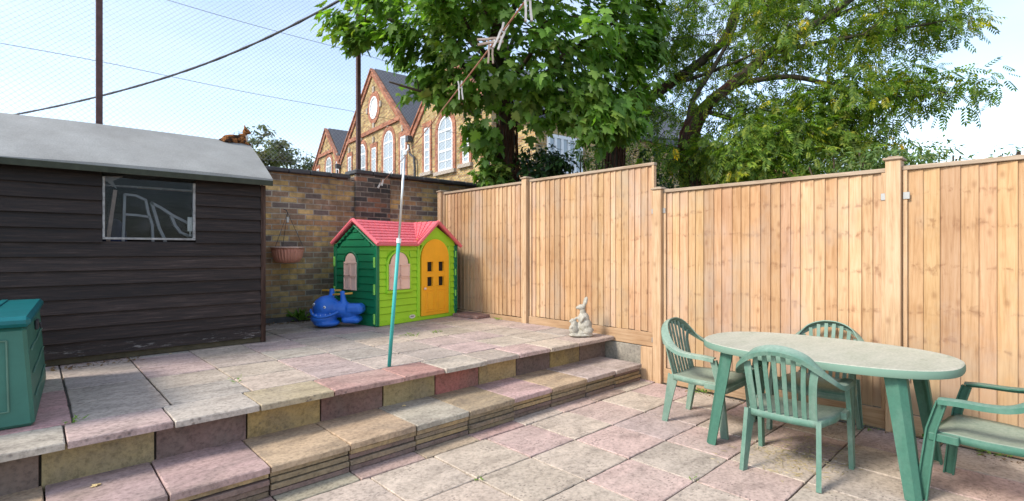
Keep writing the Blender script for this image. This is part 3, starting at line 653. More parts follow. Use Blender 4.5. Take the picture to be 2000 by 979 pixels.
# pale rendered house with a red tiled roof further right
M_render=plain('pale_render',(.48,.44,.38),.9,.15,3,.2); M_tile=plain('red_roof_tile',(.33,.12,.07),.8,.35,6,.4)
hm=thing('rendered_house','pale rendered house with a red tiled roof glimpsed between the tree trunks','house',W(9.5,26,0),-TH)
mb=MB(); mb.box(-5,5,0,8,0,5.2); mb.build('wall',M_render,hm)
mb=MB(); mb.add([(-5.4,-.4,5.1),(5.4,-.4,5.1),(5.4,8.4,5.1),(-5.4,8.4,5.1),(-4,4,7.4),(4,4,7.4)],[(0,1,5,4),(1,2,5),(2,3,4,5),(3,0,4),(3,2,1,0)]); mb.build('roof',M_tile,hm)
for x in (-3.6,-.9,2.2):
    mb=MB(); mb.box(x,x+1.4,-.06,0-.003,3.2,4.6,.02); w_=mb.build('window',M_white,hm); mb=MB(); mb.box(x+.1,x+.66,-.075,-.062,3.3,4.5); mb.box(x+.74,x+1.3,-.075,-.062,3.3,4.5); mb.build('pane',M_pane,w_)
# low red brick boundary wall in front of the school
p=MB(); a=at(880,360,15); lw=thing('boundary_wall','low red brick boundary wall with a stone top in front of the school','wall',(a.x,a.y,0))
p.box(-.5,2.6,-.12,.12,0,3.06); p.build('wall_face',brickmat('red_boundary_brick',[(.36,.13,.08),(.42,.17,.10),(.30,.11,.07)],(.3,.25,.2),.235,.079),lw)
p=MB(); p.box(-.6,2.7,-.2,.2,3.063,3.14,.02); p.build('wall_coping',M_stone,lw)
# ================================================================= playhouse
TZ=.436
def plast(name,col,rough=.38,var=.12): return plain(name,col,rough,var,5,.04,bscale=150)
M_dg=plast('dark_green_plastic',(.008,.17,.07)); M_lg=plast('lime_green_plastic',(.37,.70,.03)); M_pinkp=plast('pink_red_plastic',(.82,.17,.20)); M_or=plast('orange_plastic',(.98,.46,.02)); M_peach=plast('faded_peach_plastic',(.88,.60,.48)); M_bright=plast('bright_green_trim',(.25,.62,.10)); M_dark=plain('painted_interior_shade',(.02,.018,.015),.9,.1,5,0)
ph=thing('playhouse','toy cottage with pink roof, orange door, lime green front and dark green side','playhouse',(3.33,6.14,TZ),R(10))
PW,PD,PE,PA=1.50,.90,1.10,1.40
def sidings(mb,x0,x1,z0,z1,y,n,holes=(),col=(1,1,1)):
    h=(z1-z0)/n
    for i in range(n):
        z=z0+i*h; segs=[(x0,x1)]
        for (a,b,c,d) in holes:
            if z+h*.5>c and z+h*.5<d: segs=[s for q in segs for s in ((q[0],min(q[1],a)),(max(q[0],b),q[1])) if s[1]-s[0]>.01]
        for a,b in segs:
            vs=[(a,y-.020,z),(b,y-.020,z),(b,y+.02,z),(a,y+.02,z),(a,y-.004,z+h-.003),(b,y-.004,z+h-.003),(b,y+.02,z+h-.003),(a,y+.02,z+h-.003)]
            v2,f2=bevelled([Vector(v) for v in vs],[(3,2,1,0),(4,5,6,7),(0,1,5,4),(1,2,6,5),(2,3,7,6),(3,0,4,7)],.0035); mb.add(v2,f2,col)
# front wall
mb=MB(); sidings(mb,.03,.70,.06,PE-.0,0,11,[(.16,.57,.44,1.01)]); sidings(mb,1.36,1.47,.06,PE,0,11)
mb.box(.0,PW,.004,.035,.0,PE+.02); mb.box(0.02,PW-.02,-.022,.0,0,.062,.006); mb.box(.70,.745,-.03,.0,0.06,PE,.008); mb.box(1.335,1.37,-.03,.0,.06,PE,.008)
# gable over the door
gp=[(.62,PE-.02),(1.47,PE-.02),(1.44,PE+.05),(1.05,PA-.03),(.66,PE+.05)]
mb.prism(gp,.03,frame((0,.0,0),(1,0,0),(0,0,1)))
def arc(c,zc,r,rz,n=16,a0=0,a1=math.pi): return [(c+r*math.cos(a0+(a1-a0)*i/n),zc+rz*math.sin(a0+(a1-a0)*i/n)) for i in range(n+1)]
sw=[(.745,.06)]; 
pts=[(.735,.06),(.735,.85)]+[(x,z) for x,z in reversed(arc(1.045,.85,.31,.34))][0:]+[(1.355,.06)]
P3=[Vector((x,-.02,z)) for x,z in [(.735,.06)]+list(reversed(arc(1.045,.87,.31,.33)))+[(1.355,.06)]]
mb.tube(P3,.016,8)
# window arch trim on the front
P3=[Vector((x,-.022,z)) for x,z in [(.16,.47)]+list(reversed(arc(.363,.80,.203,.20)))+[(.567,.47)]]; mb.tube(P3,.018,8)
mb.box(.14,.59,-.055,-.0,.425,.465,.008)
mb.build('front_wall',M_lg,ph,smooth=False)
# left wall, dark green (local: along +y at x=0), right and rear walls
mb=MB(); RM=Matrix(((0,-1,0,0),(-1,0,0,0),(0,0,1,0),(0,0,0,1)))     # maps (x,y)->( -y, -x )
def sidepanel(X,sg):
    m2=MB(); nb_=14; h=.1
    for i in range(13):
        z=.06+i*h; y0,y1=.03,PD-.03
        if z+h*.5>PE: k=(z+h-PE)/(PA-PE); y0=.03+(PD/2-.03)*k+.01; y1=PD-y0
        if y1-y0<.05: break
        hs=[(.36,.70,.44,.97)] 
        segs=[(y0,y1)]
        for a,b in segs:
            x0_=X-sg*.0; vs=[(X-sg*.018,a,z),(X-sg*.018,b,z),(X+sg*.01,b,z),(X+sg*.01,a,z),(X-sg*.003,a,z+h-.004),(X-sg*.003,b,z+h-.004),(X+sg*.01,b,z+h-.004),(X+sg*.01,a,z+h-.004)]
            v2,f2=bevelled([Vector(v) for v in vs],[(3,2,1,0),(4,5,6,7),(0,1,5,4),(1,2,6,5),(2,3,7,6),(3,0,4,7)],.003); m2.add(v2,f2)
    xa,xb=(X,X+.02) if sg>0 else (X-.02,X)
    m2.box(xa,xb,0.01,PD,0,PE); 
    M=frame((X,0,0),(0,1,0),(0,0,1)); m2.prism([(.02,PE),(PD-.02,PE),(PD/2,PA-.02)],.02 if sg>0 else -.02,M)
    # corner posts
    for (a,b) in ((-.028,.035),(PD-.035,PD+.028)):
        m2.box(X-.028 if sg>0 else X-.03,X+.03 if sg>0 else X+.028,a,b,0,PE,.01)
    m2.box(X-.022*(sg>0),X+.022*(sg<0)+.001,.0,PD,0,.06,.004)
    # notched gable edge
    return m2
sidepanel(0,1).build('side_wall',M_dg,ph); sidepanel(PW,-1).build('side_wall',M_dg,ph)
mb=MB(); mb.box(0.02,PW-.02,PD-.02,PD+.01,0,PE); mb.build('rear_wall',M_lg,ph)
mb=MB()
for q in [(-.045,-.026,-.008,.025,z,z+.14) for z in (.03,.42,.78)]+[(-.045,-.026,PD-.03,PD+.01,z,z+.14) for z in (.36,.78)]+[(PW-.035,PW-.008,-.045,-.0285,z,z+.10) for z in (.3,.62,.9)]:
    mb=MB(); mb.box(*q,.006); mb.build('connector_clip',M_bright,ph)
# dark green scalloped edge by the door and under the gable
mb=MB(); mb.box(1.500,1.514,-.044,-.0295,.08,1.09,.003)
for i in range(16): mb.box(1.478,1.512,-.045,-.029,.1+i*.062,.1+i*.062+.04,.006)
mb.build('scalloped_trim',M_dg,ph); mb=MB()
for s in (-1,1):
    mb.tube([(-.026,PD/2+s*(PD/2)*.97,PE-.035),(-.026,PD/2-s*.01,PA-.05)],.012,6)
    for i in range(5):
        k=(i+.7)/6; y=PD/2+s*(PD/2)*(1-k); z=PE+(PA-PE)*k-.055; mb.box(-.035,-.018,y-.022,y+.022,z-.02,z+.02,.007)
mb.build('scalloped_trim',M_dg,ph)
# door
door_o=[(.765,.06),(1.325,.06)]+arc(1.045,.89,.28,.29)
n2=[]
mb=MB()
# door built in bands so its four panes are gaps in front of a shade-dark sheet
def dbox(x0,x1,z0,z1,y0=-.04,y1=-.012,b=.004): mb.box(x0,x1,y0,y1,z0,z1,b)
wx=[(.865,.965),(1.095,1.195)]; wz=[(.485,.62),(.70,.84)]
wx=[(.875,.985),(1.105,1.215)]
dbox(.765,1.325,.06,.485); dbox(.765,wx[0][0],.485,.84,b=0); dbox(wx[0][1],wx[1][0],.485,.84,b=0); dbox(wx[1][1],1.325,.485,.84,b=0)
for a,b in wx: dbox(a,b,.62,.70,b=0)
mb.prism([(.765,.84),(1.325,.84)]+arc(1.045,.90,.28,.275)[0:],.028,frame((0,-.012,0),(1,0,0),(0,0,1)))
for a,b in wx:
    for (p,q,r,s) in ((a-.015,b+.015,.475,.485),(a-.015,b+.015,.62,.63),(a-.015,b+.015,.69,.70),(a-.015,b+.015,.84,.85)): mb.box(p,q,-.048,-.04,r,s,.002)
    for x in (a-.012,b+.002):
        for (r,s) in ((.475,.63),(.69,.85)): mb.box(x,x+.010,-.048,-.04,r,s,.002)
    # lower raised panels
    x0,x1=a-.03,b+.03
    for q in ((x0,x1,.42,.43),(x0,x1,.11,.12)): mb.box(q[0],q[1],-.046,-.04,q[2],q[3],.002)
    for x in (x0,x1-.01): mb.box(x,x+.01,-.046,-.04,.11,.43,.002)
    mb.box(x0+.03,x1-.03,-.047,-.04,.14,.40,.004)
do=mb.build('door',M_or,ph)
mb=MB(); mb.ell((.815,-.062,.455),(.022,.02,.018)); mb.build('knob',M_peach,do,smooth=True)
mb=MB(); mb.box(.80,1.29,-.011,.003,.46,.86); mb.build('dark_backing',M_dark,ph)  # flat sheet coloured dark as the unlit inside behind the door panes
# shuttered windows
def shutter(M,w_,z0,z1,col=M_peach):
    mb=MB(); hw=w_/2; zs=z1-hw*.95
    A=[(-hw,z0),(hw,z0),(hw,zs)]; 
    mb.prism([(-hw,z0),(-.004,z0),(-.004,zs),(-hw,zs)],.014,M,bev=.002); mb.prism([(.004,z0),(hw,z0),(hw,zs),(.004,zs)],.014,M,bev=.002)
    mb.prism([(-hw*.86,zs+.006),(hw*.86,zs+.006)]+arc(0,zs+.006,hw*.86,hw*.9)[1:-1],.010,M)
    mb.prism([(-hw-.004,zs-.01),(hw+.004,zs-.01),(hw+.004,zs+.008),(-hw-.004,zs+.008)],.02,M,bev=.002)
    for k in (0,1):
        zz=z0+(zs-z0)*k*.5; zt=z0+(zs-z0)*(k*.5+.5)
        for (a,b) in ((-hw,-.004),(.004,hw)):
            for q in ((a+.008,b-.008,zz+.008,zz+.016),(a+.008,b-.008,zt-.016,zt-.008),(a+.008,a+.015,zz+.008,zt-.008),(b-.015,b-.008,zz+.008,zt-.008)):
                mb.prism([(q[0],q[2]),(q[1],q[2]),(q[1],q[3]),(q[0],q[3])],.027,M)
    return mb.build('window_shutter',col,ph)
shutter(frame((.363,-.022,0),(1,0,0),(0,0,1)),.36,.47,.985)
shutter(frame((-.020,.53,0),(0,-1,0),(0,0,1)),.27,.46,.97)
mb=MB(); P3=[Vector((-.02,y,z)) for y,z in [(.375,.50)]+list(reversed(arc(.53,.83,.155,.16)))+[(.685,.50)]]; mb.tube(P3,.014,8); mb.build('arched_trim',M_dg,ph,smooth=True)
# roof
mb=MB()
def roofq(a,b,c,d,th=.028,rows=8,nrm=None):
    a,b,c,d=map(Vector,(a,b,c,d)); n_=(b-a).cross(d-a).normalized()
    if n_.z<0: n_=-n_
    vs=[a,b,c,d]+[v+n_*th for v in (a,b,c,d)]
    mb.add(vs,[(3,2,1,0),(4,5,6,7),(0,1,5,4),(1,2,6,5),(2,3,7,6),(3,0,4,7)])
    for i in range(rows):      # raised shingle courses, each tapering up the slope
        t0,t1=i/rows,(i+.96)/rows
        A=a+(d-a)*t0;B=b+(c-b)*t0;Cc=b+(c-b)*t1;D=a+(d-a)*t1
        m=max(3,int((B-A).length/.085)); off=.5 if i%2 else 0
        for j in range(-1,m+1):
            u0=max(0,(j+off)/m+.006); u1=min(1,(j+1+off)/m-.006)
            if u1-u0<.02: continue
            q=[A+(B-A)*u0,A+(B-A)*u1,D+(Cc-D)*u1,D+(Cc-D)*u0]; ht=[.012,.012,.003,.003]
            vs=[p+n_*(th-.002) for p in q]+[p+n_*(th+h) for p,h in zip(q,ht)]
            mb.add(vs,[(3,2,1,0),(4,5,6,7),(0,1,5,4),(1,2,6,5),(2,3,7,6),(3,0,4,7)])
ov=.075; sl_=(PA-PE)/(PD/2); ye=-ov; ze=PE-sl_*ov*.6+.02; rzz=PA+.01
GX=1.05
xl,xr=-.045,PW+.035
# main front slope from left edge to the valley of the cross gable, then rear slope
roofq((xl,ye,ze),(.66,ye,ze),(1.045,PD/2,rzz),(xl,PD/2,rzz)); roofq((xr,PD+.035,ze+.02),(xl,PD+.035,ze+.02),(xl,PD/2,rzz),(xr,PD/2,rzz))
# cross gable over the door
yg=-ov-.015
roofq((.66,yg,ze),(.66,yg+.02,ze),(GX,PD/2,rzz),(GX,yg,rzz),rows=1) if False else None
roofq((GX,yg,rzz),(.64,yg,ze-.0),(.66,yg+.04,ze),(GX,PD/2,rzz),rows=5)
roofq((xr,yg,ze-.03),(GX,yg,rzz),(GX,PD/2,rzz),(xr,PD/2,ze+.1),rows=5)
# bargeboards
for (a,b) in (((.64,yg,ze+.0),(GX,yg,rzz+.02)),((xr+.01,yg,ze-.02),(GX,yg,rzz+.02)),((xl,ye-.01,ze),(xl,PD/2,rzz+.02)),((xl,PD+.035,ze+.02),(xl,PD/2,rzz+.02)),((xl,ye,ze+.004),(.66,ye,ze+.004)),((xr,PD+.035,ze+.02),(xr,PD/2,rzz+.02))):
    mb.tube([a,b],.027,8)
mb.build('roof',M_pinkp,ph)
# maker's plate
M_cream=plast('cream_plate',(.75,.72,.62)); M_ink=plain('dark_ink',(.05,.05,.05),.5,.1,5,0)
mb=MB(); mb.prism([(.60+.055*math.cos(i*math.pi/8),.075+.028*math.sin(i*math.pi/8)) for i in range(16)],.006,frame((0,-.022,0),(1,0,0),(0,0,1))); mp_=mb.build('oval_plate',M_cream,ph)
mb=MB()
for i,x in enumerate((.568,.578,.590,.600,.611,.622)): mb.box(x,x+.006,-.0295,-.028,.070,.082+(.006 if i%2 else 0))
mb.build('small_lettering',M_ink,mp_)
# ================================================================= rocker toy
M_bl=plain('faded_blue_plastic',(.03,.17,.66),.42,.3,5,.1,bscale=40); M_yel=plast('ochre_bar',(.62,.33,.05)); 
toy=thing('rocking_toy','blue plastic whale-faced rocking seat with two handle bars beside the dark green playhouse wall','rocking toy',(W(-2.30,6.75,TZ)),-TH)
tb=blob('rocker_body',M_bl,toy,[('e',(-.15,0,.255),(.172,.19,.16)),('e',(-.17,-.045,.125),(.165,.175,.09)),('e',(-.13,-.05,.06),(.17,.16,.055)),('e',(.02,.02,.23),(.20,.14,.11)),
   ('b',(.11,.35,-.11,.10,.17,.31),.04),('e',(.14,.02,.2),(.14,.12,.10)),('b',(.06,.30,-.08,.12,.05,.14),.03),
   ('t',[(-.12,.06,.28),(-.105,.07,.40),(-.10,.075,.50)],[.07,.038,.035]),('t',[(.09,-.01,.26),(.075,-.015,.37),(.065,-.02,.475)],[.07,.036,.034])],.011,5)
mb=MB(); mb.tube([(-.235,.075,.475),(.02,.075,.475)],.013,10); mb.build('handle_bar',M_yel,toy,smooth=True)
mb=MB(); mb.tube([(-.06,-.02,.425),(.20,-.02,.445)],.013,10); mb.build('handle_bar',M_yel,toy,smooth=True)
# mouth line, teeth, eyes on the near side
mb=MB(); mp2=catmull([(-.325,-.08,.235),(-.275,-.165,.185),(-.19,-.212,.155),(-.09,-.205,.16),(-.01,-.16,.185),(.05,-.125,.215)],5); mb.tube(mp2,.017,8); mb.build('lip',M_bl,toy,smooth=True)
M_wp=plast('white_plastic',(.8,.8,.78))
mb=MB()
for q in (6,9,12,15,18): p_=mp2[q]; mb.tube([p_+Vector((0,-.002,.012)),p_+Vector((-.004,.008,.032))],[.006,.003],5)
mb.build('teeth',plast('pale_blue_teeth',(.35,.5,.8)),toy)
for e,(x,y,z) in enumerate(((-.115,-.177,.275),(-.265,-.128,.305))):
    mb=MB(); mb.ell((x,y,z),(.019,.008,.020)); mb.build('eye',M_wp,toy,smooth=True); ey=bpy.data.objects[-1] if False else None
    mb=MB(); mb.ell((x,y-.008,z),(.008,.005,.009)); mb.build('pupil',M_ink,toy,smooth=True)
# ================================================================= hanging pot
M_terra=plain('terracotta_plastic',(.66,.29,.20),.6,.2,8,.1); M_terra2=plain('pale_terracotta_rim',(.74,.50,.40),.6,.2,8,.1)
pot=thing('hanging_basket','ribbed terracotta plastic basket hanging on thin wires from the brick wall beside the shed','hanging basket',(2.585,7.26,1.27))
mb=MB(); mb.lathe([(.0,0),(.09,.0),(.15,.02),(.185,.08),(.20,.16),(.205,.205),(.19,.205),(.18,.08),(.0,.06)],n=150,flute=.028,fn=30); mb.build('bowl',M_terra,pot,smooth=True)
mb=MB(); mb.lathe([(.20,.205),(.228,.205),(.230,.226),(.20,.226),(.19,.215),(.20,.205)],n=48); mb.build('rim',M_terra2,pot,smooth=True)
mb=MB(); top=(.02,.06,.70)
for a in (200,340,90): mb.tube([(.2*math.cos(R(a)),.2*math.sin(R(a)),.22),top],.0035,5)
mb.tube([top,(.03,.14,.74),(.03,.24,.76)],.006,6); mb.build('hanger_wires',M_iron,pot)
mb=MB(); mb.box(.0,.035,.04,.06,.56,.64,.004); mb.build('wire_tag',M_zinc,pot)
mb=MB(); mb.lathe([(0,.19),(.1,.192),(.186,.185)],n=24); mb.build('soil',M_earth,pot)
# ================================================================= clothes prop
M_teal=plain('teal_plastic_sleeve',(.05,.42,.38),.45,.15,9,.05); M_alu=plain('aluminium_tube',(.62,.63,.62),.35,.1,9,.03,metal=.7)
B=at(760,713,4.455); B.z=.437; J=at(779,470,4.44); T=at(791,296,4.42)
pr=thing('clothes_prop','telescopic clothes prop with teal lower sleeve and silver upper tube, standing on the terrace edge','clothes prop',B)
mb=MB(); mb.tube([B-B,J-B],.0165,12); mb.build('lower_sleeve',M_teal,pr,smooth=True)
mb=MB(); mb.tube([J-B-(J-B)*.02,J-B+(T-J)*.025],.021,12); mb.build('locking_collar',M_wp,pr)
mb=MB(); mb.tube([J-B,T-B],.0105,10); mb.build('upper_tube',M_alu,pr,smooth=True)
mb=MB(); R_=W(1,0,0); mb.tube([T-B-Vector((0,0,.03)),T-B],.018,8)
for s in (-1,1): mb.tube([T-B-Vector((0,0,.01)),T-B+R_*.028*s+Vector((0,0,.025)),T-B+R_*.026*s+Vector((0,0,.055))],.007,6)
mb.build('fork',M_wp,pr)
# ================================================================= washing line with pegs
M_rope=plain('worn_orange_cord',(.38,.17,.11),.8,.4,60,.3)
LA=at(1085,-75,1.12); LB=at(742,360,6.85)
def line(t): 
    p=LA.lerp(LB,t); p.z-=.09*4*t*(1-t)*.35; return p
mb=MB(); mb.tube([line(i/40) for i in range(41)],.0026,6); tag(mb.build('washing_line',M_rope),'worn orange washing line running from overhead down to the brick wall','washing line')
M_peg=plain('weathered_grey_plastic_peg',(.50,.48,.47),.6,.3,40,.3); M_pegw=plain('weathered_wooden_peg',(.38,.30,.25),.8,.4,30,.4)
def dfind(u):
    best=min(range(400),key=lambda i: abs(1000+FPX*((line(i/400).x*math.cos(TH)-line(i/400).y*math.sin(TH))/(line(i/400).x*math.sin(TH)+line(i/400).y*math.cos(TH)))-u))/400
    return line(best)
pegs=[(1030,(0.05,-1),.075,'pale grey clothes peg hanging at the top end of the washing line','g'),
      (982,(-.42,-1),.075,'pale grey clothes peg tilted along the washing line below the topmost peg','g'),
      (968,(-1,-.12),.075,'brown-grey clothes peg lying crosswise on the washing line','w'),
      (957,(0,-1),.070,'grey clothes peg hanging straight down just under the crosswise peg','w'),
      (899,(.06,-1),.070,'small weathered peg hanging alone halfway down the washing line','g'),
      (748,(-.3,-1),.075,'tiny pale peg at the wall end of the washing line, right one of the pair','g'),
      (741,(-.5,-1),.075,'tiny pale peg at the wall end of the washing line, left one of the pair','g')]
for (u,dr,L_,lab,kk) in pegs:
    c=dfind(u); d2=(R_*dr[0]+Vector((0,0,dr[1]))).normalized(); side=d2.cross(W(0,1,0)).normalized()
    t=thing('clothes_peg',lab,'clothes peg',c,0,'pegs on the washing line')
    fwd=side.cross(d2)
    for s in (-1,1):
        mb=MB(); P4=[side*s*.0075-d2*.022,side*s*.0045-d2*.004,side*s*.0065+d2*.010,side*s*.0055+d2*.022,side*s*.0078+d2*(L_-.018)]
        mb.sweep(P4,[(-.004,-.0028),(.004,-.0028),(.004,.0028),(-.004,.0028)],[fwd]*5); mb.build('peg_half',M_peg if kk=='g' else M_pegw,t)
    mb=MB(); mb.tube([side*-.009+d2*.004,side*.009+d2*.004],.0035,6); mb.build('spring',M_zinc,t)
# ================================================================= rabbit ornament
n=N('lichened_concrete'); f=n.noise(n.coord(),14,7,.7); f2=n.noise(n.coord(),60,4)
M_conc=n.fin(n.mul(n.ramp(f,[(.3,(.20,.18,.13)),(.48,(.39,.365,.305)),(.7,(.51,.485,.42))]),n.ramp(f2,[(.3,.8),(.7,1.1)])),.95,n.bump(f2,.5,.004),spec=.15)
rb=thing('rabbit_ornament','weathered concrete ornament of a big and a small rabbit on the terrace edge','ornament',(4.70,3.80,TZ),-TH)
blob('rabbit_figures',M_conc,rb,[('e',(-.02,0,.02),(.135,.085,.022)),('e',(-.07,-.02,.02),(.07,.06,.022)),('e',(.07,0,.022),(.065,.07,.025)),
 ('e',(.04,0,.125),(.084,.078,.10)),('e',(.07,-.035,.075),(.062,.055,.055)),('e',(.025,0,.215),(.068,.058,.075)),('e',(.0,-.015,.05),(.05,.05,.03)),
 ('e',(.015,0,.29),(.036,.034,.045)),('e',(.000,0,.345),(.050,.036,.034)),('e',(-.038,0,.338),(.030,.024,.020)),
 ('t',[(.030,-.012,.36),(.045,-.014,.40),(.058,-.012,.445),(.062,-.01,.47)],[.014,.022,.019,.006]),('t',[(.025,.014,.36),(.038,.016,.40),(.046,.016,.44),(.05,.014,.46)],[.012,.019,.016,.006]),
 ('t',[(.02,-.05,.24),(-.005,-.06,.20),(-.02,-.055,.17)],[.022,.018,.014]),('e',(.125,.01,.075),(.022,.022,.022)),
 ('e',(-.09,0,.085),(.058,.055,.065)),('e',(-.085,0,.145),(.042,.04,.045)),('e',(-.10,0,.185),(.034,.028,.028)),('e',(-.125,0,.178),(.02,.018,.016)),('t',[(-.08,0,.195),(-.062,0,.215),(-.052,0,.232)],[.013,.016,.006]),('t',[(-.11,-.04,.12),(-.13,-.045,.10)],[.016,.012])],.0062,2)
# ================================================================= loose slab, storage box
ls=MB(); M=Matrix.Translation((4.86,6.03,.437))@Matrix.Rotation(R(6),4,'Z')
ls.box(-.13,.19,-.22,.30,.0,.045,.006,(.33,.20,.17),M=M); tag(ls.build('loose_slab',M_block),'loose reddish-brown paving slab lying on the terrace against the fence right of the playhouse','slab')
ls=MB(); ls.box(4.60,5.0,5.55,5.80,.4365,.442,.002,(.36,.22,.19)); 
M_box=plain('weathered_green_box_plastic',(.05,.185,.135),.5,.25,5,.15); M_boxend=plain('pale_green_box_plastic',(.12,.24,.175),.55,.3,5,.15); M_lid=plain('teal_lid_plastic',(.006,.15,.16),.35,.35,7,.08)
bx=thing('storage_box','green plastic garden storage box with a teal lid in front of the shed','storage box',(.02,4.05,TZ),R(-3))
x0,x1,y0,y1=-1.22,.02,4.04,5.42; h=.57; tp=.03
mb=MB(); mb.box(x0,x1,y0,y1,TZ+.0,TZ+h,.018,top=(tp*1.3,.02)); 
mb.build('body',M_box,bx,True)
def fpanel(x,z,d=.006): # point on sloping front face
    k=(z-TZ)/h; return Vector((x,y0+.02*k-d,z))
def epanel(y,z,d=.006):
    k=(z-TZ)/h; return Vector((x1-tp*1.3*k+d,y,z))
mb=MB()
q=[(-.62,.10),(-.09,.10),(-.10,.50),(-.62,.50)]
P_=[fpanel(a,TZ+b) for a,b in q]; 
for i in range(4): mb.tube([P_[i],P_[(i+1)%4]],.005,6)
q=[(-1.15,.10),(-.67,.10),(-.67,.50),(-1.13,.50)]
P_=[fpanel(a,TZ+b) for a,b in q]
for i in range(4): mb.tube([P_[i],P_[(i+1)%4]],.005,6)
for zz in (.14,.28,.42):
    P_=[epanel(y,TZ+zz+.006*math.sin(y*9)) for y in np.linspace(y0+.15,y1-.12,8)]; mb.tube(P_,.005,6)
mb.build('panel_mouldings',M_boxend,bx,True)
mb=MB(); mb.box(x0-.03+tp,x1+.022-tp*1.3+.0,y0-.02,y1+.01,TZ+h+.004,TZ+h+.065,.02); 
for x in (-.21,-.62,-1.0): mb.box(x-.02,x+.02,y0+.02,y1-.03,TZ+h+.064,TZ+h+.072,.004)
mb.build('lid',M_lid,bx,True)
mb=MB(); p=epanel(4.72,TZ+.515,.010); mb.box(p.x-.006,p.x+.012,4.68,4.77,p.z-.035,p.z+.03,.004); mb.tube([(p.x+.018,4.70,p.z+.005),(p.x+.022,4.72,p.z-.03),(p.x+.018,4.745,p.z+.005)],.005,6); mb.build('latch',M_iron,bx,True)
# ================================================================= garden table and chairs
def chalk(name,a,b,c,lo=.45,hi=.68,top=True,rough=.6):
    n=N(name); f=n.noise(n.coord((1,1,.35)),5.5,8,.7,.5); f2=n.noise(n.coord(),45,5,.7)
    g_=n.n('ShaderNodeNewGeometry'); nz_=n.sep(g_.outputs['Normal'],2)
    fac=n.ramp(f,[(lo,0),(hi,1)])
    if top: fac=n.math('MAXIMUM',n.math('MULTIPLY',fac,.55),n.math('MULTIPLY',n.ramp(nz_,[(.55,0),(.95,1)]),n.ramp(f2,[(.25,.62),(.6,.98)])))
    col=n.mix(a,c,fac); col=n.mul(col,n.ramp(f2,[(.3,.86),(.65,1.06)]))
    return n.fin(col,rough,n.bump(f2,.15,.002),spec=.3)
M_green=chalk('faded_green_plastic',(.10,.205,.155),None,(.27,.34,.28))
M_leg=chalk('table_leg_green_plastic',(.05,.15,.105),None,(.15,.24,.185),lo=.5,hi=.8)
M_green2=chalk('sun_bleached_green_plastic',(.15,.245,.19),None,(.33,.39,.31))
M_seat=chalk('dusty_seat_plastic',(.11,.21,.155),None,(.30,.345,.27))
n=N('weathered_table_top'); f=n.noise(n.coord((1,3,1)),3,8,.7,.4); f2=n.noise(n.coord(),55,5,.7); f3=n.noise(n.coord(),7,5,.65)
v=n.n('ShaderNodeTexVoronoi'); v.inputs['Scale'].default_value=9; n.l(n.coord((1,1.4,1)),v.inputs['Vector'])
col=n.ramp(f,[(.3,(.36,.37,.29)),(.5,(.42,.42,.34)),(.7,(.46,.45,.37))]); col=n.mul(col,n.ramp(f2,[(.3,.8),(.6,1.06)])); col=n.mix(col,(.13,.17,.12),n.math('MULTIPLY',n.ramp(f3,[(.60,0),(.72,1)]),.45))
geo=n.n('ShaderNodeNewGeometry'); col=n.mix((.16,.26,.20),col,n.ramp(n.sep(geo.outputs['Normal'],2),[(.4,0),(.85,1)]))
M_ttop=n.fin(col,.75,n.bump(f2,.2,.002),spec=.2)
TX,TY,THt=4.12,1.16,.752
tb=thing('garden_table','oval weathered green plastic garden table in front of the fence','table',(TX,TY,0))
mb=MB(); NS=64
def sup(k,a,b,p=2.5):
    t=2*math.pi*k/NS; c,s=math.cos(t),math.sin(t); return (a*math.copysign(abs(c)**(2/p),c),b*math.copysign(abs(s)**(2/p),s))
rings=[(.955,.735),(1.0,.737-.030+.0),(1.0,.722),(.998,.738),(.985,.748),(.965,.752),(.94,.7505)]
rings=[(.97,.700),(.995,.700),(1.0,.706),(1.0,.735),(.992,.747),(.975,.752),(.955,.750),(.6,.7485),(.3,.748)]
vs=[]
for (k,z) in rings:
    for i in range(NS): x,y=sup(i,.525*k if k>.9 else .525*k,.79-(1-k)*.525 if k>.9 else .79*k); vs.append((x,y,z))
vs.append((0,0,.748)); c0=len(vs)-1
fs=[(a*NS+i,a*NS+(i+1)%NS,(a+1)*NS+(i+1)%NS,(a+1)*NS+i) for a in range(len(rings)-1) for i in range(NS)]+[((len(rings)-1)*NS+i,(len(rings)-1)*NS+(i+1)%NS,c0) for i in range(NS)]
b0=len(vs)
for i in range(NS): x,y=sup(i,.525*.97,.79-.03*.525); vs.append((x,y,.735))
fs+=[(i,(i+1)%NS,b0+(i+1)%NS,b0+i) for i in range(NS)]; fs.append(tuple(range(b0,b0+NS)))
mb.add(vs,fs); o=mb.build('table_top',M_ttop,tb,smooth=True); sharp(o,40)
mb=MB()
for sx,sy in ((-1,-1),(-1,1),(1,-1),(1,1)): mb.box(sx*.33-.075,sx*.33+.075,sy*.50-.075,sy*.50+.075,.695,.7345,.01)
mb.build('leg_sockets',M_green,tb)
for sx,sy in ((-1,-1),(-1,1),(1,-1),(1,1)):
    mb=MB(); tx,ty=sx*.325,sy*.50; fx,fy=sx*.385,sy*.60
    # folded channel section: outer corner chamfered, open inside
    def secc(cx,cy,w_): 
        o_=[(w_,w_*.35),(w_*.35,w_),(-w_*.85,w_),(-w_*.85,w_*.72),(w_*.15,w_*.72),(w_*.72,w_*.15),(w_*.72,-w_*.85),(w_,-w_*.85)]
        return [(cx+sx*a,cy+sy*b) for a,b in o_]
    A=secc(fx,fy,.042); Bq=secc(tx,ty,.056); k=len(A)
    vs=[(x,y,0) for x,y in A]+[(x,y,.71) for x,y in Bq]
    mb.add(vs,[tuple(range(k)),tuple(range(k,2*k))]+[(i,(i+1)%k,k+(i+1)%k,k+i) for i in range(k)]); mb.build('leg',M_leg,tb)
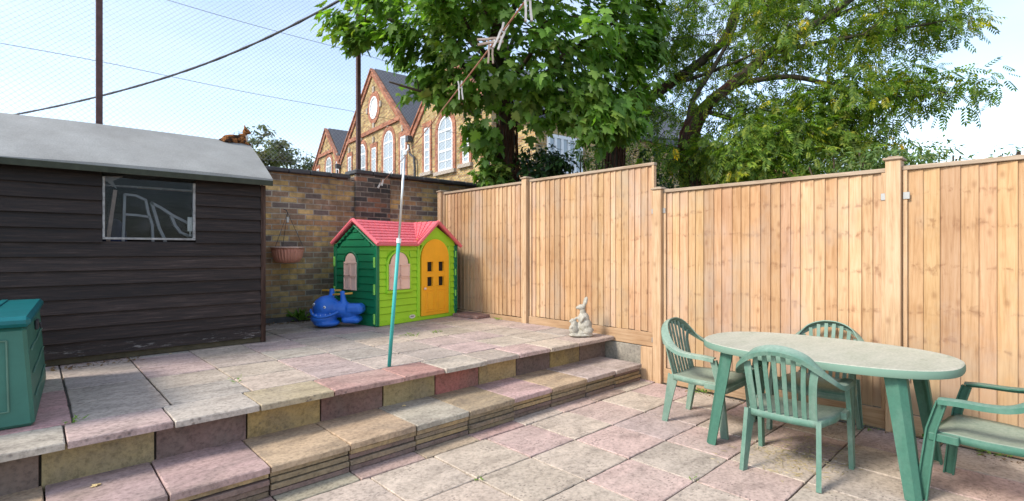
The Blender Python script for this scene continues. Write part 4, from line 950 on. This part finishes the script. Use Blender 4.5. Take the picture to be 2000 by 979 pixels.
def make_chair(label,loc,rz,first=True,mat=M_green,rimmat=None):
    t=thing('garden_chair',label,'chair',loc,rz,'green plastic chairs round the table')
    # seat with skirt
    mb=MB(); nx,ny=10,10
    def seatp(i,j,dz=0):
        x=-.215+.475*i/nx; wd=(.205+.045*min(1,(x+.215)/.2)); 
        y=wd*(2*j/ny-1); dish=-.016*(1-(2*j/ny-1)**2)*(1-((x-.02)/.3)**2); fz=-.03*max(0,(i/nx-.86)/.14)**2
        return (x,y,.405+dish+fz+dz+.008*(x))
    vs=[seatp(i,j) for i in range(nx+1) for j in range(ny+1)]; m=ny+1
    fs=[(i*m+j,(i+1)*m+j,(i+1)*m+j+1,i*m+j+1) for i in range(nx) for j in range(ny)]
    o=mb.add(vs,fs).build('seat',M_seat,t,smooth=True); md=o.modifiers.new('s','SOLIDIFY'); md.thickness=.008; md.offset=-1
    mb=MB(); rim=[seatp(0,j) for j in range(ny+1)]+[seatp(i,ny) for i in range(1,nx+1)]+[seatp(nx,j) for j in range(ny-1,-1,-1)]+[seatp(i,0) for i in range(nx-1,0,-1)]
    k=len(rim); vs=[Vector(p) for p in rim]+[Vector((p[0]*1.015,p[1]*1.02,p[2]-.042)) for p in rim]
    o=mb.add(vs,[(i,(i+1)%k,k+(i+1)%k,k+i) for i in range(k)]).build('seat_skirt',mat,t,smooth=True); md=o.modifiers.new('s','SOLIDIFY'); md.thickness=.006
    # legs
    def chan(P,Wd,ws,s_): # L/V channel leg
        mb=MB(); sec=[]
        for w_ in ws: sec.append([(-w_/2,-.012),(w_/2,-.012),(w_/2,.016),(w_/2-.008,.016),(w_/2-.008,-.004),(-w_/2+.008,-.004),(-w_/2+.008,.016),(-w_/2,.016)])
        mb.sweep(P,sec,Wd); return mb.build('leg',mat,t)
    for s in (-1,1):
        P=[Vector(p) for p in [(-.27,s*.22,0),(-.235,s*.212,.2),(-.20,s*.202,.40)]]
        d=Vector((1,-s*.6,0)) ; chan(P,[Vector((1,s*-.25,0))]*3,[.045,.06,.085],s)
        # front leg: foot up to the arm, one tapering channel
        P=[Vector(p) for p in [(.265,s*.285,0),(.245,s*.283,.2),(.22,s*.280,.42),(.175,s*.277,.585)]]
        chan(P,[Vector((1,0,0))]*4,[.055,.055,.052,.05],s)
        mb=MB(); mb.box(.10,.235,min(s*.245,s*.285),max(s*.245,s*.285),.355,.40,.004); mb.build('leg_bracket',mat,t)
    # arms and back rim in one sweeping band
    half=[(.185,.274,.602),(.10,.279,.609),(-.03,.281,.612),(-.12,.277,.628),(-.20,.259,.675),(-.262,.217,.740),(-.300,.155,.797),(-.318,.078,.828),(-.322,0,.837)]
    C=catmull(half+[(x,-y,z) for x,y,z in reversed(half[:-1])],5); k=len(C); wd=[];secs=[]
    for p in C:
        b=min(1,max(0,(p.z-.61)/.18)); side=Vector((0,math.copysign(1,p.y) if abs(p.y)>.001 else 1,0))
        out=Vector((-.95,p.y*1.2,-.55 )).normalized(); wv=side.lerp(out,b) if b<1 else out
        wd.append(wv*(1 if True else 1))
    # keep section direction continuous: use the outward vector everywhere
    sec=[(-.030,-.006),(.030,-.006),(.032,.0),(.030,.006),(-.030,.006)]
    sec=[(-.028,.004),(-.028,-.004),(.020,-.009),(.036,.000),(.042,.026),(.035,.028),(.030,.008),(.016,.0)]
    o=mb.__class__().sweep(C,sec,wd).build('arm_and_back_rim',rimmat or mat,t,smooth=True); sharp(o,40)
    # slats
    for i in range(8):
        f=(i-3.5)/3.5; yb=f*.175; yt=f*.200; outer=abs(f)>.99
        zt=.828-.105*abs(f)**2.4; xt=-.310+.045*abs(f)**2; w_=.044 if outer else .027
        P=catmull([(-.205,yb,.385),(-.235,yb*1.02,.50),(-.268,(yb+yt)/2,.64),(xt,yt,zt)],4)
        mb=MB(); mb.sweep(P,[(-w_/2,-.004),(w_/2,-.004),(w_/2,.004),(-w_/2,.004)],[Vector((0,1,0))]*len(P)); mb.build('back_slat',mat,t)
    return t
make_chair('green plastic chair with its slatted back to the viewer, nearest side of the table',(3.70,1.195,0),R(2))
make_chair('bleached pale green plastic chair at the far left end of the table, nearest the steps',(4.155,2.01,0),R(-88),mat=M_green2)
make_chair('pale green plastic chair behind the table, its arched back showing above the top',(4.62,1.30,0),R(180),mat=M_green2)
make_chair('green plastic chair at the right end of the table, partly outside the picture',(4.03,.236,0),R(84),mat=M_leg)
# ================================================================= cat on the ridge
n=N('tortoiseshell_fur'); f=n.noise(n.coord(),13,4,.6,.6); f2=n.noise(n.coord((1,1,1)),120,3)
col=n.ramp(f,[(.42,(.03,.018,.012)),(.47,(.16,.065,.025)),(.53,(.42,.18,.065)),(.60,(.045,.025,.016))])
zx=n.tc.outputs['Object']; chest=n.math('MULTIPLY',n.ramp(n.sep(zx,0),[(.475,0),(.52,1)]) ,n.ramp(n.sep(zx,2),[(.62,1),(.70,0)]))
M_cat=n.fin(n.mul(col,n.ramp(f2,[(.3,.7),(.7,1.15)])),.95,n.bump(f2,.6,.006),spec=.1)
M_catw=plain('white_fur',(.62,.58,.52),.95,.3,60,.5,bscale=150); M_eye=plain('cat_eye',(.25,.22,.03),.2,.1,5,0)
cat=thing('cat','tortoiseshell cat lying on the ridge of the shed roof with its head up','cat',(1.80,6.69,RZ+.012),0)
cb=blob('cat_body',M_cat,cat,[('e',(-.04,0,.055),(.115,.055,.055)),('e',(-.10,0,.048),(.065,.058,.05)),('e',(-.09,-.045,.03),(.05,.028,.032)),('e',(.05,0,.075),(.058,.045,.06)),
  ('t',[(.06,0,.09),(.085,0,.13)],[.038,.030]),('e',(.095,-.004,.165),(.042,.038,.036)),('e',(.128,-.012,.153),(.020,.020,.016)),
  ('t',[(.078,-.026,.185),(.068,-.033,.238)],[.020,.004]),('t',[(.088,.022,.185),(.084,.029,.236)],[.020,.004]),
  ('t',[(.06,-.03,.035),(.11,-.035,.012),(.14,-.035,.010)],[.02,.016,.014]),('t',[(.06,.025,.035),(.12,.02,.012),(.145,.02,.010)],[.02,.016,.014]),
  ('t',[(-.15,.01,.04),(-.19,-.02,.02),(-.16,-.055,.012),(-.09,-.075,.005)],[.02,.017,.015,.011])],.0055,2)
mb=MB(); mb.ell((.088,-.006,.085),(.026,.032,.045)); mb.ell((.131,-.014,.145),(.011,.012,.010)); mb.build('white_bib',M_catw,cat,smooth=True)
for dy in (-.022,.014):
    mb=MB(); mb.ell((.124,dy-.006,.166),(.006,.006,.006)); mb.build('eye',M_eye,cat,smooth=True)
# ================================================================= foliage
MAPLE=[(0,0,0),(.10,-.10,0),(.34,-.12,0),(.25,.06,0),(.52,.10,0),(.44,.24,0),(.55,.42,0),(.34,.42,0),(.22,.40,0),(.26,.62,0),(.16,.68,0),(0,1,0)]
def maple_tpl():
    rim=[(x,y) for x,y,_ in MAPLE]+[(-x,y) for x,y,_ in reversed(MAPLE[1:-1])]
    v=[(0,.28,.0)]+[(x,y,-.22*abs(x)-.18*max(0,y-.3)**1.5*1.0+.03*math.sin(9*x+5*y)) for x,y in rim]; k=len(rim)
    return np.array(v),[(0,1+i,1+(i+1)%k) for i in range(k)]
def leaf_tpl(w_=.22):
    return np.array([(0,0,0),(w_,.42,-.04),(0,1,-.12),(-w_,.42,-.04),(0,.45,.03)]),[(0,1,4),(1,2,4),(2,3,4),(3,0,4)]
def ash_tpl(pairs=5):
    V=[];F=[]
    def lf(x,y,dx,dy,L,wd,droop):
        b=len(V); px,py=-dy,dx
        V.extend([(x,y,0),(x+dx*L*.45+px*wd,y+dy*L*.45+py*wd,-.02),(x+dx*L,y+dy*L,-droop),(x+dx*L*.45-px*wd,y+dy*L*.45-py*wd,-.02)]); F.append((b,b+1,b+2,b+3))
    for i in range(pairs):
        y=.16+.72*i/(pairs-1)*.9; L=.33*(1-.25*abs(i/(pairs-1)-.4))
        for s in (-1,1): lf(0,y,s*.80,.60,L,.055,.10)
    lf(0,.82,0,1,.30,.06,.08)
    b=len(V); V.extend([(-.006,0,0),(.006,0,0),(.003,.85,0),(-.003,.85,0)]); F.append((b,b+1,b+2,b+3))
    return np.array(V),F
def foliage(name,tpl,mat,pos,nrm,tip,size,parent,tint=None,kind=None):
    tv,tf=tpl; n_=len(pos); pos=np.array(pos);nrm=np.array(nrm);tip=np.array(tip);size=np.array(size)[:,None]
    nrm/=np.linalg.norm(nrm,axis=1)[:,None]; tip=tip-nrm*(tip*nrm).sum(1)[:,None]; tip/=np.linalg.norm(tip,axis=1)[:,None]+1e-9
    sd_=np.cross(tip,nrm)*rng.uniform(.62,1.1,(n_,1))
    V=pos[:,None,:]+size[:,:,None]*(sd_[:,None,:]*tv[None,:,0:1]+tip[:,None,:]*tv[None,:,1:2]+nrm[:,None,:]*tv[None,:,2:3])
    k=len(tv); V=V.reshape(-1,3); fl=len(tf[0]); F=(np.array(tf)[None]+ (np.arange(n_)*k)[:,None,None]).reshape(-1,fl)
    me=bpy.data.meshes.new(name); me.vertices.add(len(V)); me.vertices.foreach_set('co',V.astype(np.float32).ravel())
    me.loops.add(F.size); me.loops.foreach_set('vertex_index',F.astype(np.int32).ravel()); me.polygons.add(len(F)); me.polygons.foreach_set('loop_start',np.arange(0,F.size,fl,dtype=np.int32)); me.polygons.foreach_set('loop_total',np.full(len(F),fl,dtype=np.int32))
    at_=me.color_attributes.new('Col','FLOAT_COLOR','CORNER'); c=np.ones((n_,4),dtype=np.float32)
    if tint is not None: c[:,:3]=np.array(tint)
    at_.data.foreach_set('color',np.repeat(c,len(tf)*fl,axis=0).ravel()); me.materials.append(mat); me.update(); me.validate()
    o=bpy.data.objects.new(name,me); COL.objects.link(o)
    if parent: o.parent=parent; o.location=-parent.location
    return o
def rdir(n_): 
    v=rng.normal(size=(n_,3)); return v/np.linalg.norm(v,axis=1)[:,None]
def inpoly(x,y,P):
    c=False; j=len(P)-1
    for i in range(len(P)):
        xi,yi=P[i];xj,yj=P[j]
        if (yi>y)!=(yj>y) and x<(xj-xi)*(y-yi)/(yj-yi)+xi: c=not c
        j=i
    return c
def edgedist(x,y,P):
    d=1e9
    for i in range(len(P)):
        a=Vector(P[i]);b=Vector(P[(i+1)%len(P)]); p=Vector((x,y)); ab=b-a; t=max(0,min(1,(p-a).dot(ab)/max(1e-6,ab.length_squared))); d=min(d,(a+ab*t-p).length)
    return d
def clusters(P,dc,th_,n_,gaps=(),slope=0,rr=80):
    out=[];xs=[p[0] for p in P];ys=[p[1] for p in P]; tries=0
    while len(out)<n_ and tries<n_*60:
        tries+=1; u=random.uniform(min(xs),max(xs)); v=random.uniform(min(ys),max(ys))
        if not inpoly(u,v,P): continue
        if any((u-g[0])**2/g[2]**2+(v-g[1])**2/g[3]**2<1 for g in gaps): continue
        k=min(1,edgedist(u,v,P)/rr)
        if v<0: k=1
        d=dc+slope*(u-xs[0])+th_*k*random.uniform(-1,1)
        out.append(at(u,v,d))
    return out
def branchify(mb,skel,cl,r0=.012,wob=.12,col=(1,1,1)):
    """grow twigs from the nearest skeleton node to every cluster, nearest clusters first"""
    nodes=[Vector(p) for p in skel]; order=sorted(cl,key=lambda c:min((c-q).length for q in nodes))
    for c in order:
        q=min(nodes,key=lambda q_:(c-q_).length+ (0.6 if q_.z>c.z+.5 else 0))
        L=(c-q).length
        if L<.05: continue
        m=max(2,int(L/.25)); P=[]
        for i in range(m+1):
            t=i/m; p=q.lerp(c,t); p+=Vector((random.uniform(-1,1),random.uniform(-1,1),random.uniform(-.3,1)))*wob*L*.35*math.sin(math.pi*t); P.append(p)
        mb.tube(P,[max(.004,(r0+.006*L)*(1-.65*i/m)) for i in range(m+1)],5,col,cap=False)
        nodes+=P[1:]
def leaves_for(cl,rad,cnt,size,up=.9,outw=.5,hang=.6,centre=None,flat=.7):
    pos=[];nr=[];tp=[];sz=[];tn=[]
    for c in cl:
        m=int(cnt*random.uniform(.6,1.4)); r=rad*random.uniform(.7,1.3)
        d=rdir(m); q=rng.random(m)**.45; p=np.array(c)+d*(q*r)[:,None]*np.array([1,1,flat])
        o=d.copy(); 
        if centre is not None: cd=np.array(c)-np.array(centre); cd/=np.linalg.norm(cd)+1e-6; o=o*.6+cd*.8
        nn=np.array([0,0,up])+o*outw+rng.normal(size=(m,3))*.33
        tt=o*1.0+np.array([0,0,-hang])+rng.normal(size=(m,3))*.35
        t0=random.uniform(.7,1.35); yel=random.random()
        tc0=np.array([t0*(1.0+.25*(yel>.8)),t0,t0*.95])
        pos.append(p);nr.append(nn);tp.append(tt);sz.append(size*rng.uniform(.5,1.25,m));tn.append(np.repeat((tc0)[None],m,0)*rng.uniform(.85,1.15,(m,1)))
    return np.vstack(pos),np.vstack(nr),np.vstack(tp),np.concatenate(sz),np.vstack(tn)
# ---- sycamore
syc=thing('sycamore_tree','large sycamore with broad lobed leaves and a dark ivied trunk behind the fence','tree',at(992,520,8.6).xy.to_3d())
syc.location.z=0
b0=at(992,488,8.6); b0.z=-.1
trunk=[b0,at(990,330,8.6),at(992,270,8.6),at(985,200,8.6),at(975,120,8.5),at(970,20,8.4),at(975,-120,8.3),at(985,-300,8.2)]
mb=MB(); T1=catmull(trunk,6); mb.tube(T1,[.15*(1-.62*i/len(T1)) for i in range(len(T1))],10)
br=[]
for P,r in (([at(988,230,8.6),at(930,150,8.2),at(840,80,7.8),at(740,30,7.5),at(680,20,7.3)],.06),([at(990,250,8.6),at(1040,180,8.4),at(1100,110,8.1),at(1180,60,7.9),at(1230,10,7.9)],.06),
    ([at(985,190,8.6),at(900,190,8.0),at(830,180,7.5),at(760,160,7.2)],.045),([at(992,240,8.6),at(1060,220,8.0),at(1120,200,7.5),at(1180,190,7.2)],.05),
    ([at(975,110,8.5),at(1010,0,8.1),at(1080,-120,7.7),at(1150,-250,7.5)],.06),([at(975,90,8.5),at(900,-20,8.3),at(820,-140,8.0),at(760,-220,8)],.06),
    ([at(990,170,8.6),at(1040,100,7.6),at(1060,40,6.9)],.045),([at(985,150,8.6),at(930,80,7.5),at(900,20,6.9)],.045),([at(985,140,8.7),at(1010,60,9.4),at(1080,-40,10)],.05),([at(985,140,8.7),at(900,60,9.4),at(850,-60,10)],.05)):
    q=catmull(P,6); mb.tube(q,[max(.012,r*(1-.8*i/len(q))) for i in range(len(q))],7); br+=q
P1=[(648,58),(655,20),(700,-60),(800,-230),(960,-330),(1150,-260),(1290,-120),(1300,60),(1262,200),(1215,262),(1150,268),(1100,250),(1050,255),(1020,215),(965,210),(925,255),(895,215),(862,190),(820,205),(790,180),(775,140),(745,95),(690,88),(662,78)]
gaps=[(855,150,13,9),(812,163,13,9),(1075,12,14,12),(1000,250,18,28)]
cl=clusters(P1,7.7,1.25,430,gaps,rr=110)
cl2=clusters([(895,215),(935,255),(965,290),(940,300),(915,260)],8.2,.3,9)+clusters([(1130,200),(1290,150),(1240,270),(1160,290)],7.2,.4,26)
low=clusters([(925,330),(950,318),(985,325),(1000,340),(985,368),(935,368)],8.15,.25,17)
branchify(mb,T1+br,cl+cl2,.010)
mb.build('trunk',M_bark,syc,True,smooth=True)
# ivy stems and dead tangle round the trunk
mb=MB()
for i in range(60):
    a0=random.uniform(0,6.28); P=[]; tw=random.uniform(-1.5,1.5); zb=random.uniform(-.1,1.6); zt=random.uniform(2.3,4.4); rr_=random.uniform(.13,.20)
    for k in range(9):
        z=zb+(zt-zb)*k/8; base=min(T1,key=lambda q:abs(q.z-z)); a=a0+tw*k/8; r=rr_*(1-.12*z/2.2)+random.uniform(0,.05); P.append(Vector((base.x+r*math.cos(a),base.y+r*math.sin(a),z)))
    mb.tube(P,random.uniform(.006,.014),4,cap=False)
mb.build('ivy_stems',M_ivy,syc,True)
pos,nr,tp,sz,tn=leaves_for(cl+cl2,.27,27,.165,up=.75,outw=.75,hang=.55,centre=at(985,120,8.6))
foliage('crown',maple_tpl(),M_maple,pos,nr,tp,sz,syc,tn)
pos,nr,tp,sz,tn=leaves_for(low,.16,22,.13,up=.5,outw=.9,hang=.5)
foliage('base_sprouts',maple_tpl(),M_weed,pos,nr,tp,sz,syc,tn*.75)
# ---- ash trees
def ash(label,base,trunkP,r0,branches,polys,group='ash trees behind the fence'):
    t=thing('ash_tree',label,'tree',(base.x,base.y,0),0,group)
    mb=MB(); T=catmull(trunkP,6); mb.tube(T,[max(.02,r0*(1-.75*i/len(T))) for i in range(len(T))],10); sk=list(T)
    for P,r in branches:
        q=catmull(P,6); mb.tube(q,[max(.008,r*(1-.8*i/len(q))) for i in range(len(q))],7); sk+=q
    cl=[]
    for (P,dc,th_,n_,gaps) in polys: cl+=clusters(P,dc,th_,n_,gaps,rr=70)
    branchify(mb,sk,cl,.006,.16); branchify(mb,sk,clusters([(1180,60),(1600,40),(1640,200),(1480,350),(1190,350)],dc+.2,1.0,90,rr=50),.003,.3); mb.build('trunk',M_barkash,t,True,smooth=True)
    mb=MB()
    for i in range(46):
        a0=random.uniform(0,6.28); P=[]; tw=random.uniform(-1.2,1.2); i0=random.randint(0,len(T)//4); i1=random.randint(len(T)//3,int(len(T)*.62))
        for k in range(i0,i1,2):
            rad=r0*(1-.75*k/len(T)); a=a0+tw*k/12; r=rad+random.uniform(0,.05); P.append(T[k]+Vector((r*math.cos(a),r*math.sin(a),0)))
        if len(P)>2: mb.tube(P,random.uniform(.006,.015),4,cap=False)
    mb.build('ivy_stems',M_ivy,t,True)
    return t,cl
base=at(1205,488,9.2); base.z=-.1
tP=[base,at(1200,330,9.2),at(1208,270,9.2),at(1240,215,9.2),at(1300,170,9.1),at(1370,120,9.0),at(1415,75,9),at(1440,0,8.9),at(1460,-120,8.8)]
brs=[([at(1215,240,9.2),at(1230,180,9.3),at(1290,130,9.5),at(1330,60,9.6)],.05),([at(1300,170,9.1),at(1390,140,8.8),at(1480,100,8.6),at(1560,40,8.4)],.04),([at(1208,260,9.2),at(1180,180,9.4),at(1190,90,9.6),at(1170,-20,9.6)],.05)]
ga=[(1330,95,20,12),(1480,75,20,14),(1270,150,14,10),(1375,50,18,12),(1560,200,20,14),(1520,145,22,12)]
A1=[([(1180,40),(1200,-120),(1500,-200),(1600,-60),(1560,60),(1480,130),(1380,150),(1300,200),(1200,280),(1180,160)],9.3,1.1,165,ga),([(1235,0),(1350,0),(1360,200),(1300,300),(1230,250)],8.6,.5,20,[]),([(1150,200),(1330,200),(1330,320),(1240,350),(1140,330)],9.8,.5,38,[])]
a1,c1=ash('ivied ash tree with a dark forked trunk, between the sycamore and the leaning ash',base,tP,.15,brs,A1)
base=at(1350,488,8.4); base.z=-.1
tP=[base,at(1348,360,8.4),at(1345,270,8.4),at(1372,215,8.4),at(1430,165,8.3),at(1500,105,8.2),at(1580,55,8.1),at(1660,0,8.0),at(1760,-110,7.9)]
brs=[([at(1345,262,8.4),at(1352,200,8.5),at(1395,130,8.6),at(1440,40,8.7),at(1450,-60,8.8)],.06),([at(1430,165,8.3),at(1540,150,7.9),at(1640,170,7.6),at(1750,190,7.4),at(1850,180,7.2)],.05),
     ([at(1500,105,8.2),at(1620,80,8.0),at(1740,60,7.8),at(1850,40,7.6)],.045),([at(1372,215,8.4),at(1440,235,8.0),at(1540,260,7.6),at(1620,280,7.4)],.045),([at(1580,55,8.1),at(1700,0,8.2),at(1800,-60,8.3)],.04)]
g2=[(1690,150,20,14),(1752,120,22,12),(1620,120,18,12),(1800,130,20,10),(1560,205,18,14),(1700,215,20,12),(1660,85,14,10),(1500,60,16,12),(1590,160,18,10)]
A2=[([(1450,-60),(1600,-180),(1800,-160),(1930,-60),(1940,15),(1905,40),(1860,65),(1830,65),(1800,100),(1740,100),(1640,120),(1560,140),(1480,150),(1440,60)],8.0,.9,195,g2),
    ([(1640,120),(1760,110),(1800,150),(1870,155),(1935,148),(1940,160),(1905,180),(1850,215),(1830,195),(1790,215),(1750,240),(1740,290),(1680,300),(1600,240),(1560,170)],7.4,.45,88,g2),
    ([(1350,200),(1450,180),(1560,170),(1640,240),(1700,300),(1640,330),(1560,355),(1450,360),(1340,340),(1300,300)],8.3,.9,105,g2),
    ([(1430,270),(1500,230),(1640,260),(1650,330),(1500,352),(1430,350)],7.2,.35,46,[]),([(1440,215),(1560,200),(1600,250),(1470,260)],7.4,.3,14,[]),([(1300,130),(1450,60),(1500,110),(1460,230),(1400,330),(1310,300)],7.9,.4,9,[])]
a2,c2=ash('leaning ash tree spreading feathery foliage over the right-hand half of the fence',base,tP,.14,brs,A2)
for t,cc in ((a1,c1),(a2,c2)):
    pos,nr,tp,sz,tn=leaves_for(cc,.30,17,.25,up=.5,outw=.6,hang=.8,flat=.95)
    # some clusters turn yellow
    tn=np.array(tn); yl=(np.sin(pos[:,0]*5.1)*np.sin(pos[:,1]*4.3+1)*np.sin(pos[:,2]*6.2+2)>.72); tn[yl]*=np.array([2.3,1.5,.6]); yl=rng.random(len(pos))<.02; tn[yl]*=np.array([2.6,1.7,.7])
    foliage('crown',ash_tpl(),M_ash,pos,nr,tp,sz,t,tn)
# ---- shrubs behind the fence
def shrub(name,label,cat,c,rad,n_,lsize,mat,tpl=None,stems=14,group=None,tint=1.):
    t=thing(name,label,cat,(c.x,c.y,0),0,group); mb=MB(); cl=[]
    for i in range(stems):
        d=Vector(rdir(1)[0]); d.z=abs(d.z); e=c+Vector((d.x*rad[0],d.y*rad[0],d.z*rad[1]-rad[1]*.3)); m=Vector((c.x,c.y,0)).lerp(e,.6)+Vector((random.uniform(-.1,.1),random.uniform(-.1,.1),.1))
        mb.tube(catmull([Vector((c.x,c.y,-.05)),m,e],4),.010,5,cap=False); 
    mb.build('stem',M_bark,t,True)
    for i in range(n_): d=Vector(rdir(1)[0]); q=random.random()**.4; cl.append(c+Vector((d.x*rad[0]*q,d.y*rad[0]*q,d.z*rad[1]*q)))
    pos,nr,tp,sz,tn=leaves_for(cl,.17,24,lsize,up=.5,outw=.8,hang=.2); foliage('foliage',tpl or leaf_tpl(.3),mat,pos,nr,tp,sz,t,tn*tint); return t
shrub('evergreen_shrub','dense dark evergreen shrub to the right of the sycamore trunk','shrub',at(1060,330,8.7),(.52,.40),70,.11,M_shrub)
shrub('young_shrub','thin leafy shrub behind the fence between the dark evergreen shrub and the forked trunk','shrub',at(1160,340,8.6),(.45,.55),26,.07,M_hedge)
shrub('hedge_shrub','light green shrub topping the fence just left of its tallest post','shrub',at(1660,342,6.6),(.6,.42),90,.085,M_hedge,leaf_tpl(.16))
shrub('hedge_shrub','light green shrub showing above the fence just right of its tallest post','shrub',at(1785,325,5.9),(.52,.26),85,.080,M_hedge,leaf_tpl(.16))
shrub('hedge_shrub','small sprigs of a shrub showing above the fence at the right edge','shrub',at(1985,318,5.2),(.26,.16),16,.07,M_hedge,leaf_tpl(.16))
shrub('hedge_shrub','dark shrub filling the gap under the ash foliage left of the fence step','shrub',at(1290,370,9.6),(1.1,.8),110,.09,M_shrub,tint=1.2)
# ---- far trees on the left
def fartree(label,c,rad,n_,lsize,cnt,mat,bare=False):
    t=thing('distant_tree',label,'tree',(c.x,c.y,0)); mb=MB(); base=Vector((c.x,c.y,0)); T=catmull([base,Vector((c.x,c.y,c.z*.6)),Vector((c.x,c.y,c.z))],4); mb.tube(T,[.3,.28,.26,.24,.22,.2,.18,.15,.12],8)
    cl=[]
    for i in range(n_): 
        d=Vector(rdir(1)[0]); q=random.random()**.4
        if d.z<-.2: d.z*=.4
        cl.append(c+Vector((d.x*rad[0]*q,d.y*rad[0]*q,d.z*rad[1]*q)))
    branchify(mb,T,cl,.02,.2); mb.build('trunk',M_bark,t,True)
    pos,nr,tp,sz,tn=leaves_for(cl,rad[0]*.16,cnt,lsize,up=.5,outw=.8,hang=.2); foliage('crown',leaf_tpl(.3),mat,pos,nr,tp,sz,t,tn)
fartree('distant grey-green tree seen behind the end of the shed roof',at(512,305,38),(2.6,2.3),110,.34,26,M_far)
fartree('thin half-bare distant tree left of the smallest school gable',at(585,330,40),(1.8,1.5),70,.26,7,M_far)
fartree('small dark distant conifer-like tree beside the smallest school gable',at(615,335,42),(.9,1.0),40,.3,24,M_shrub)
# ---- weeds and litter
def weed(label,c,n_,size,spread=.05,upr=.6,group='small weeds in the paving joints'):
    d=rdir(n_); pos=np.array(c)+np.stack([rng.normal(0,spread,n_),rng.normal(0,spread,n_),np.abs(rng.normal(0,.004,n_))+.003],1)
    tip=np.stack([d[:,0],d[:,1],np.full(n_,upr)],1); nr=np.stack([-d[:,0]*upr,-d[:,1]*upr,np.ones(n_)],1)+rng.normal(size=(n_,3))*.2
    o=foliage('weed',leaf_tpl(.16),M_weed,pos,nr,tip,size*rng.uniform(.5,1.2,n_),None); me=o.data
    me.transform(Matrix.Translation(-Vector(c))); o.location=c; tag(o,label,'weed',group)
for lab,c,k,s,sp in (('flat green weed in the terrace joint left of the other, in front of the playhouse',(3.27,5.19,.437),26,.05,.05),('flat green weed in the terrace joint below the orange playhouse door',(3.62,5.2,.437),22,.045,.04),
    ('green weed at the joint beside the storage box corner',(.18,3.97,.437),18,.045,.03),('small weed in the terrace joint right of the storage box corner, behind the coping',(1.15,4.35,.437),12,.04,.05),
    ('weed growing at the fence foot behind the leftmost chair',(4.98,2.45,.0),18,.07,.04),('weed growing at the fence foot under the far right of the table',(4.98,.72,.0),24,.07,.06),('weed at the fence foot right of the table legs',(4.98,1.05,.0),16,.05,.06),('weed at the fence foot between chair and table at the far right',(4.97,.30,.0),20,.06,.05),
    ('weed in the patio joint below the table, nearest the bottom edge',(3.05,1.56,.0),8,.03,.02),('green weed where slabs meet at the bottom edge of the picture',(2.05,2.48,.0),8,.035,.02),('yellow-green weed by the fence post beside the loose slab',(4.96,5.55,.437),16,.06,.03)):
    weed(lab,c,k,s,sp)
weed('spiky weed at the foot of the brick wall below the hanging basket',(2.80,7.42,.437),46,.20,.04,1.6)
def scatter(name,label,cat,mat,area,n_,size,z,col=1):
    pos=np.stack([rng.uniform(area[0],area[1],n_),rng.uniform(area[2],area[3],n_),np.full(n_,z)+rng.random(n_)*.006],1); d=rdir(n_); tip=d*np.array([1,1,.2]); nr=np.array([0,0,1])+rng.normal(size=(n_,3))*.35
    tag(foliage(name,leaf_tpl(.25),mat,pos,nr,tip,size*rng.uniform(.4,1.2,n_),None),label,cat,None,'stuff')
M_dry=matleaf('dry_leaf_litter',[(.10,.055,.03),(.2,.12,.06),(.3,.22,.12)],.1,.9); M_straw=matleaf('dry_straw',[(.35,.27,.15),(.45,.36,.2),(.5,.42,.27)],.1,.9)
scatter('leaf_litter','brown leaf litter along the foot of the shed','litter',M_dry,(.12,.75,5.72,5.98),160,.035,.437)
scatter('leaf_litter','dark leaf litter along the foot of the brick wall','litter',M_dry,(1.95,3.2,7.2,7.40),260,.04,.437)
scatter('leaf_litter','gravelly litter along the foot of the fence behind the table','litter',M_dry,(4.85,5.02,-.2,2.8),420,.03,.0)
pos=np.stack([rng.normal(3.95,.22,500),rng.normal(1.25,.16,500),np.full(500,.003)],1); d=rdir(500)
tag(foliage('grass_clippings',leaf_tpl(.04),M_straw,pos,np.array([0,0,1])+rng.normal(size=(500,3))*.2,d*np.array([1,1,.1]),.065*rng.uniform(.4,1.2,500),None),'thin dry grass clippings scattered on the slabs under the table','litter',None,'stuff')
mb=MB()
for (x,y,z,r,s) in ((.26,3.50,.193,.4,.05),(2.20,3.60,.193,2,.035),(1.0,5.9,.438,.7,.03)):
    v_,f_=maple_tpl(); M=Matrix.Translation((x,y,z+.006))@Matrix.Rotation(r,4,'Z')@Matrix.Scale(s,4); mb=MB(); mb.add([M@(Vector(p)) for p in v_],f_,(1.6,1.5,1.3)); 
    tag(mb.build('fallen_leaf',M_straw,fix=False),{.05:'curled pale dead leaf lying on the low step at the bottom left',.035:'tiny pale dead leaf on the low step against the riser near the middle',.03:'pale dead leaf at the foot of the shed'}[s],'leaf')
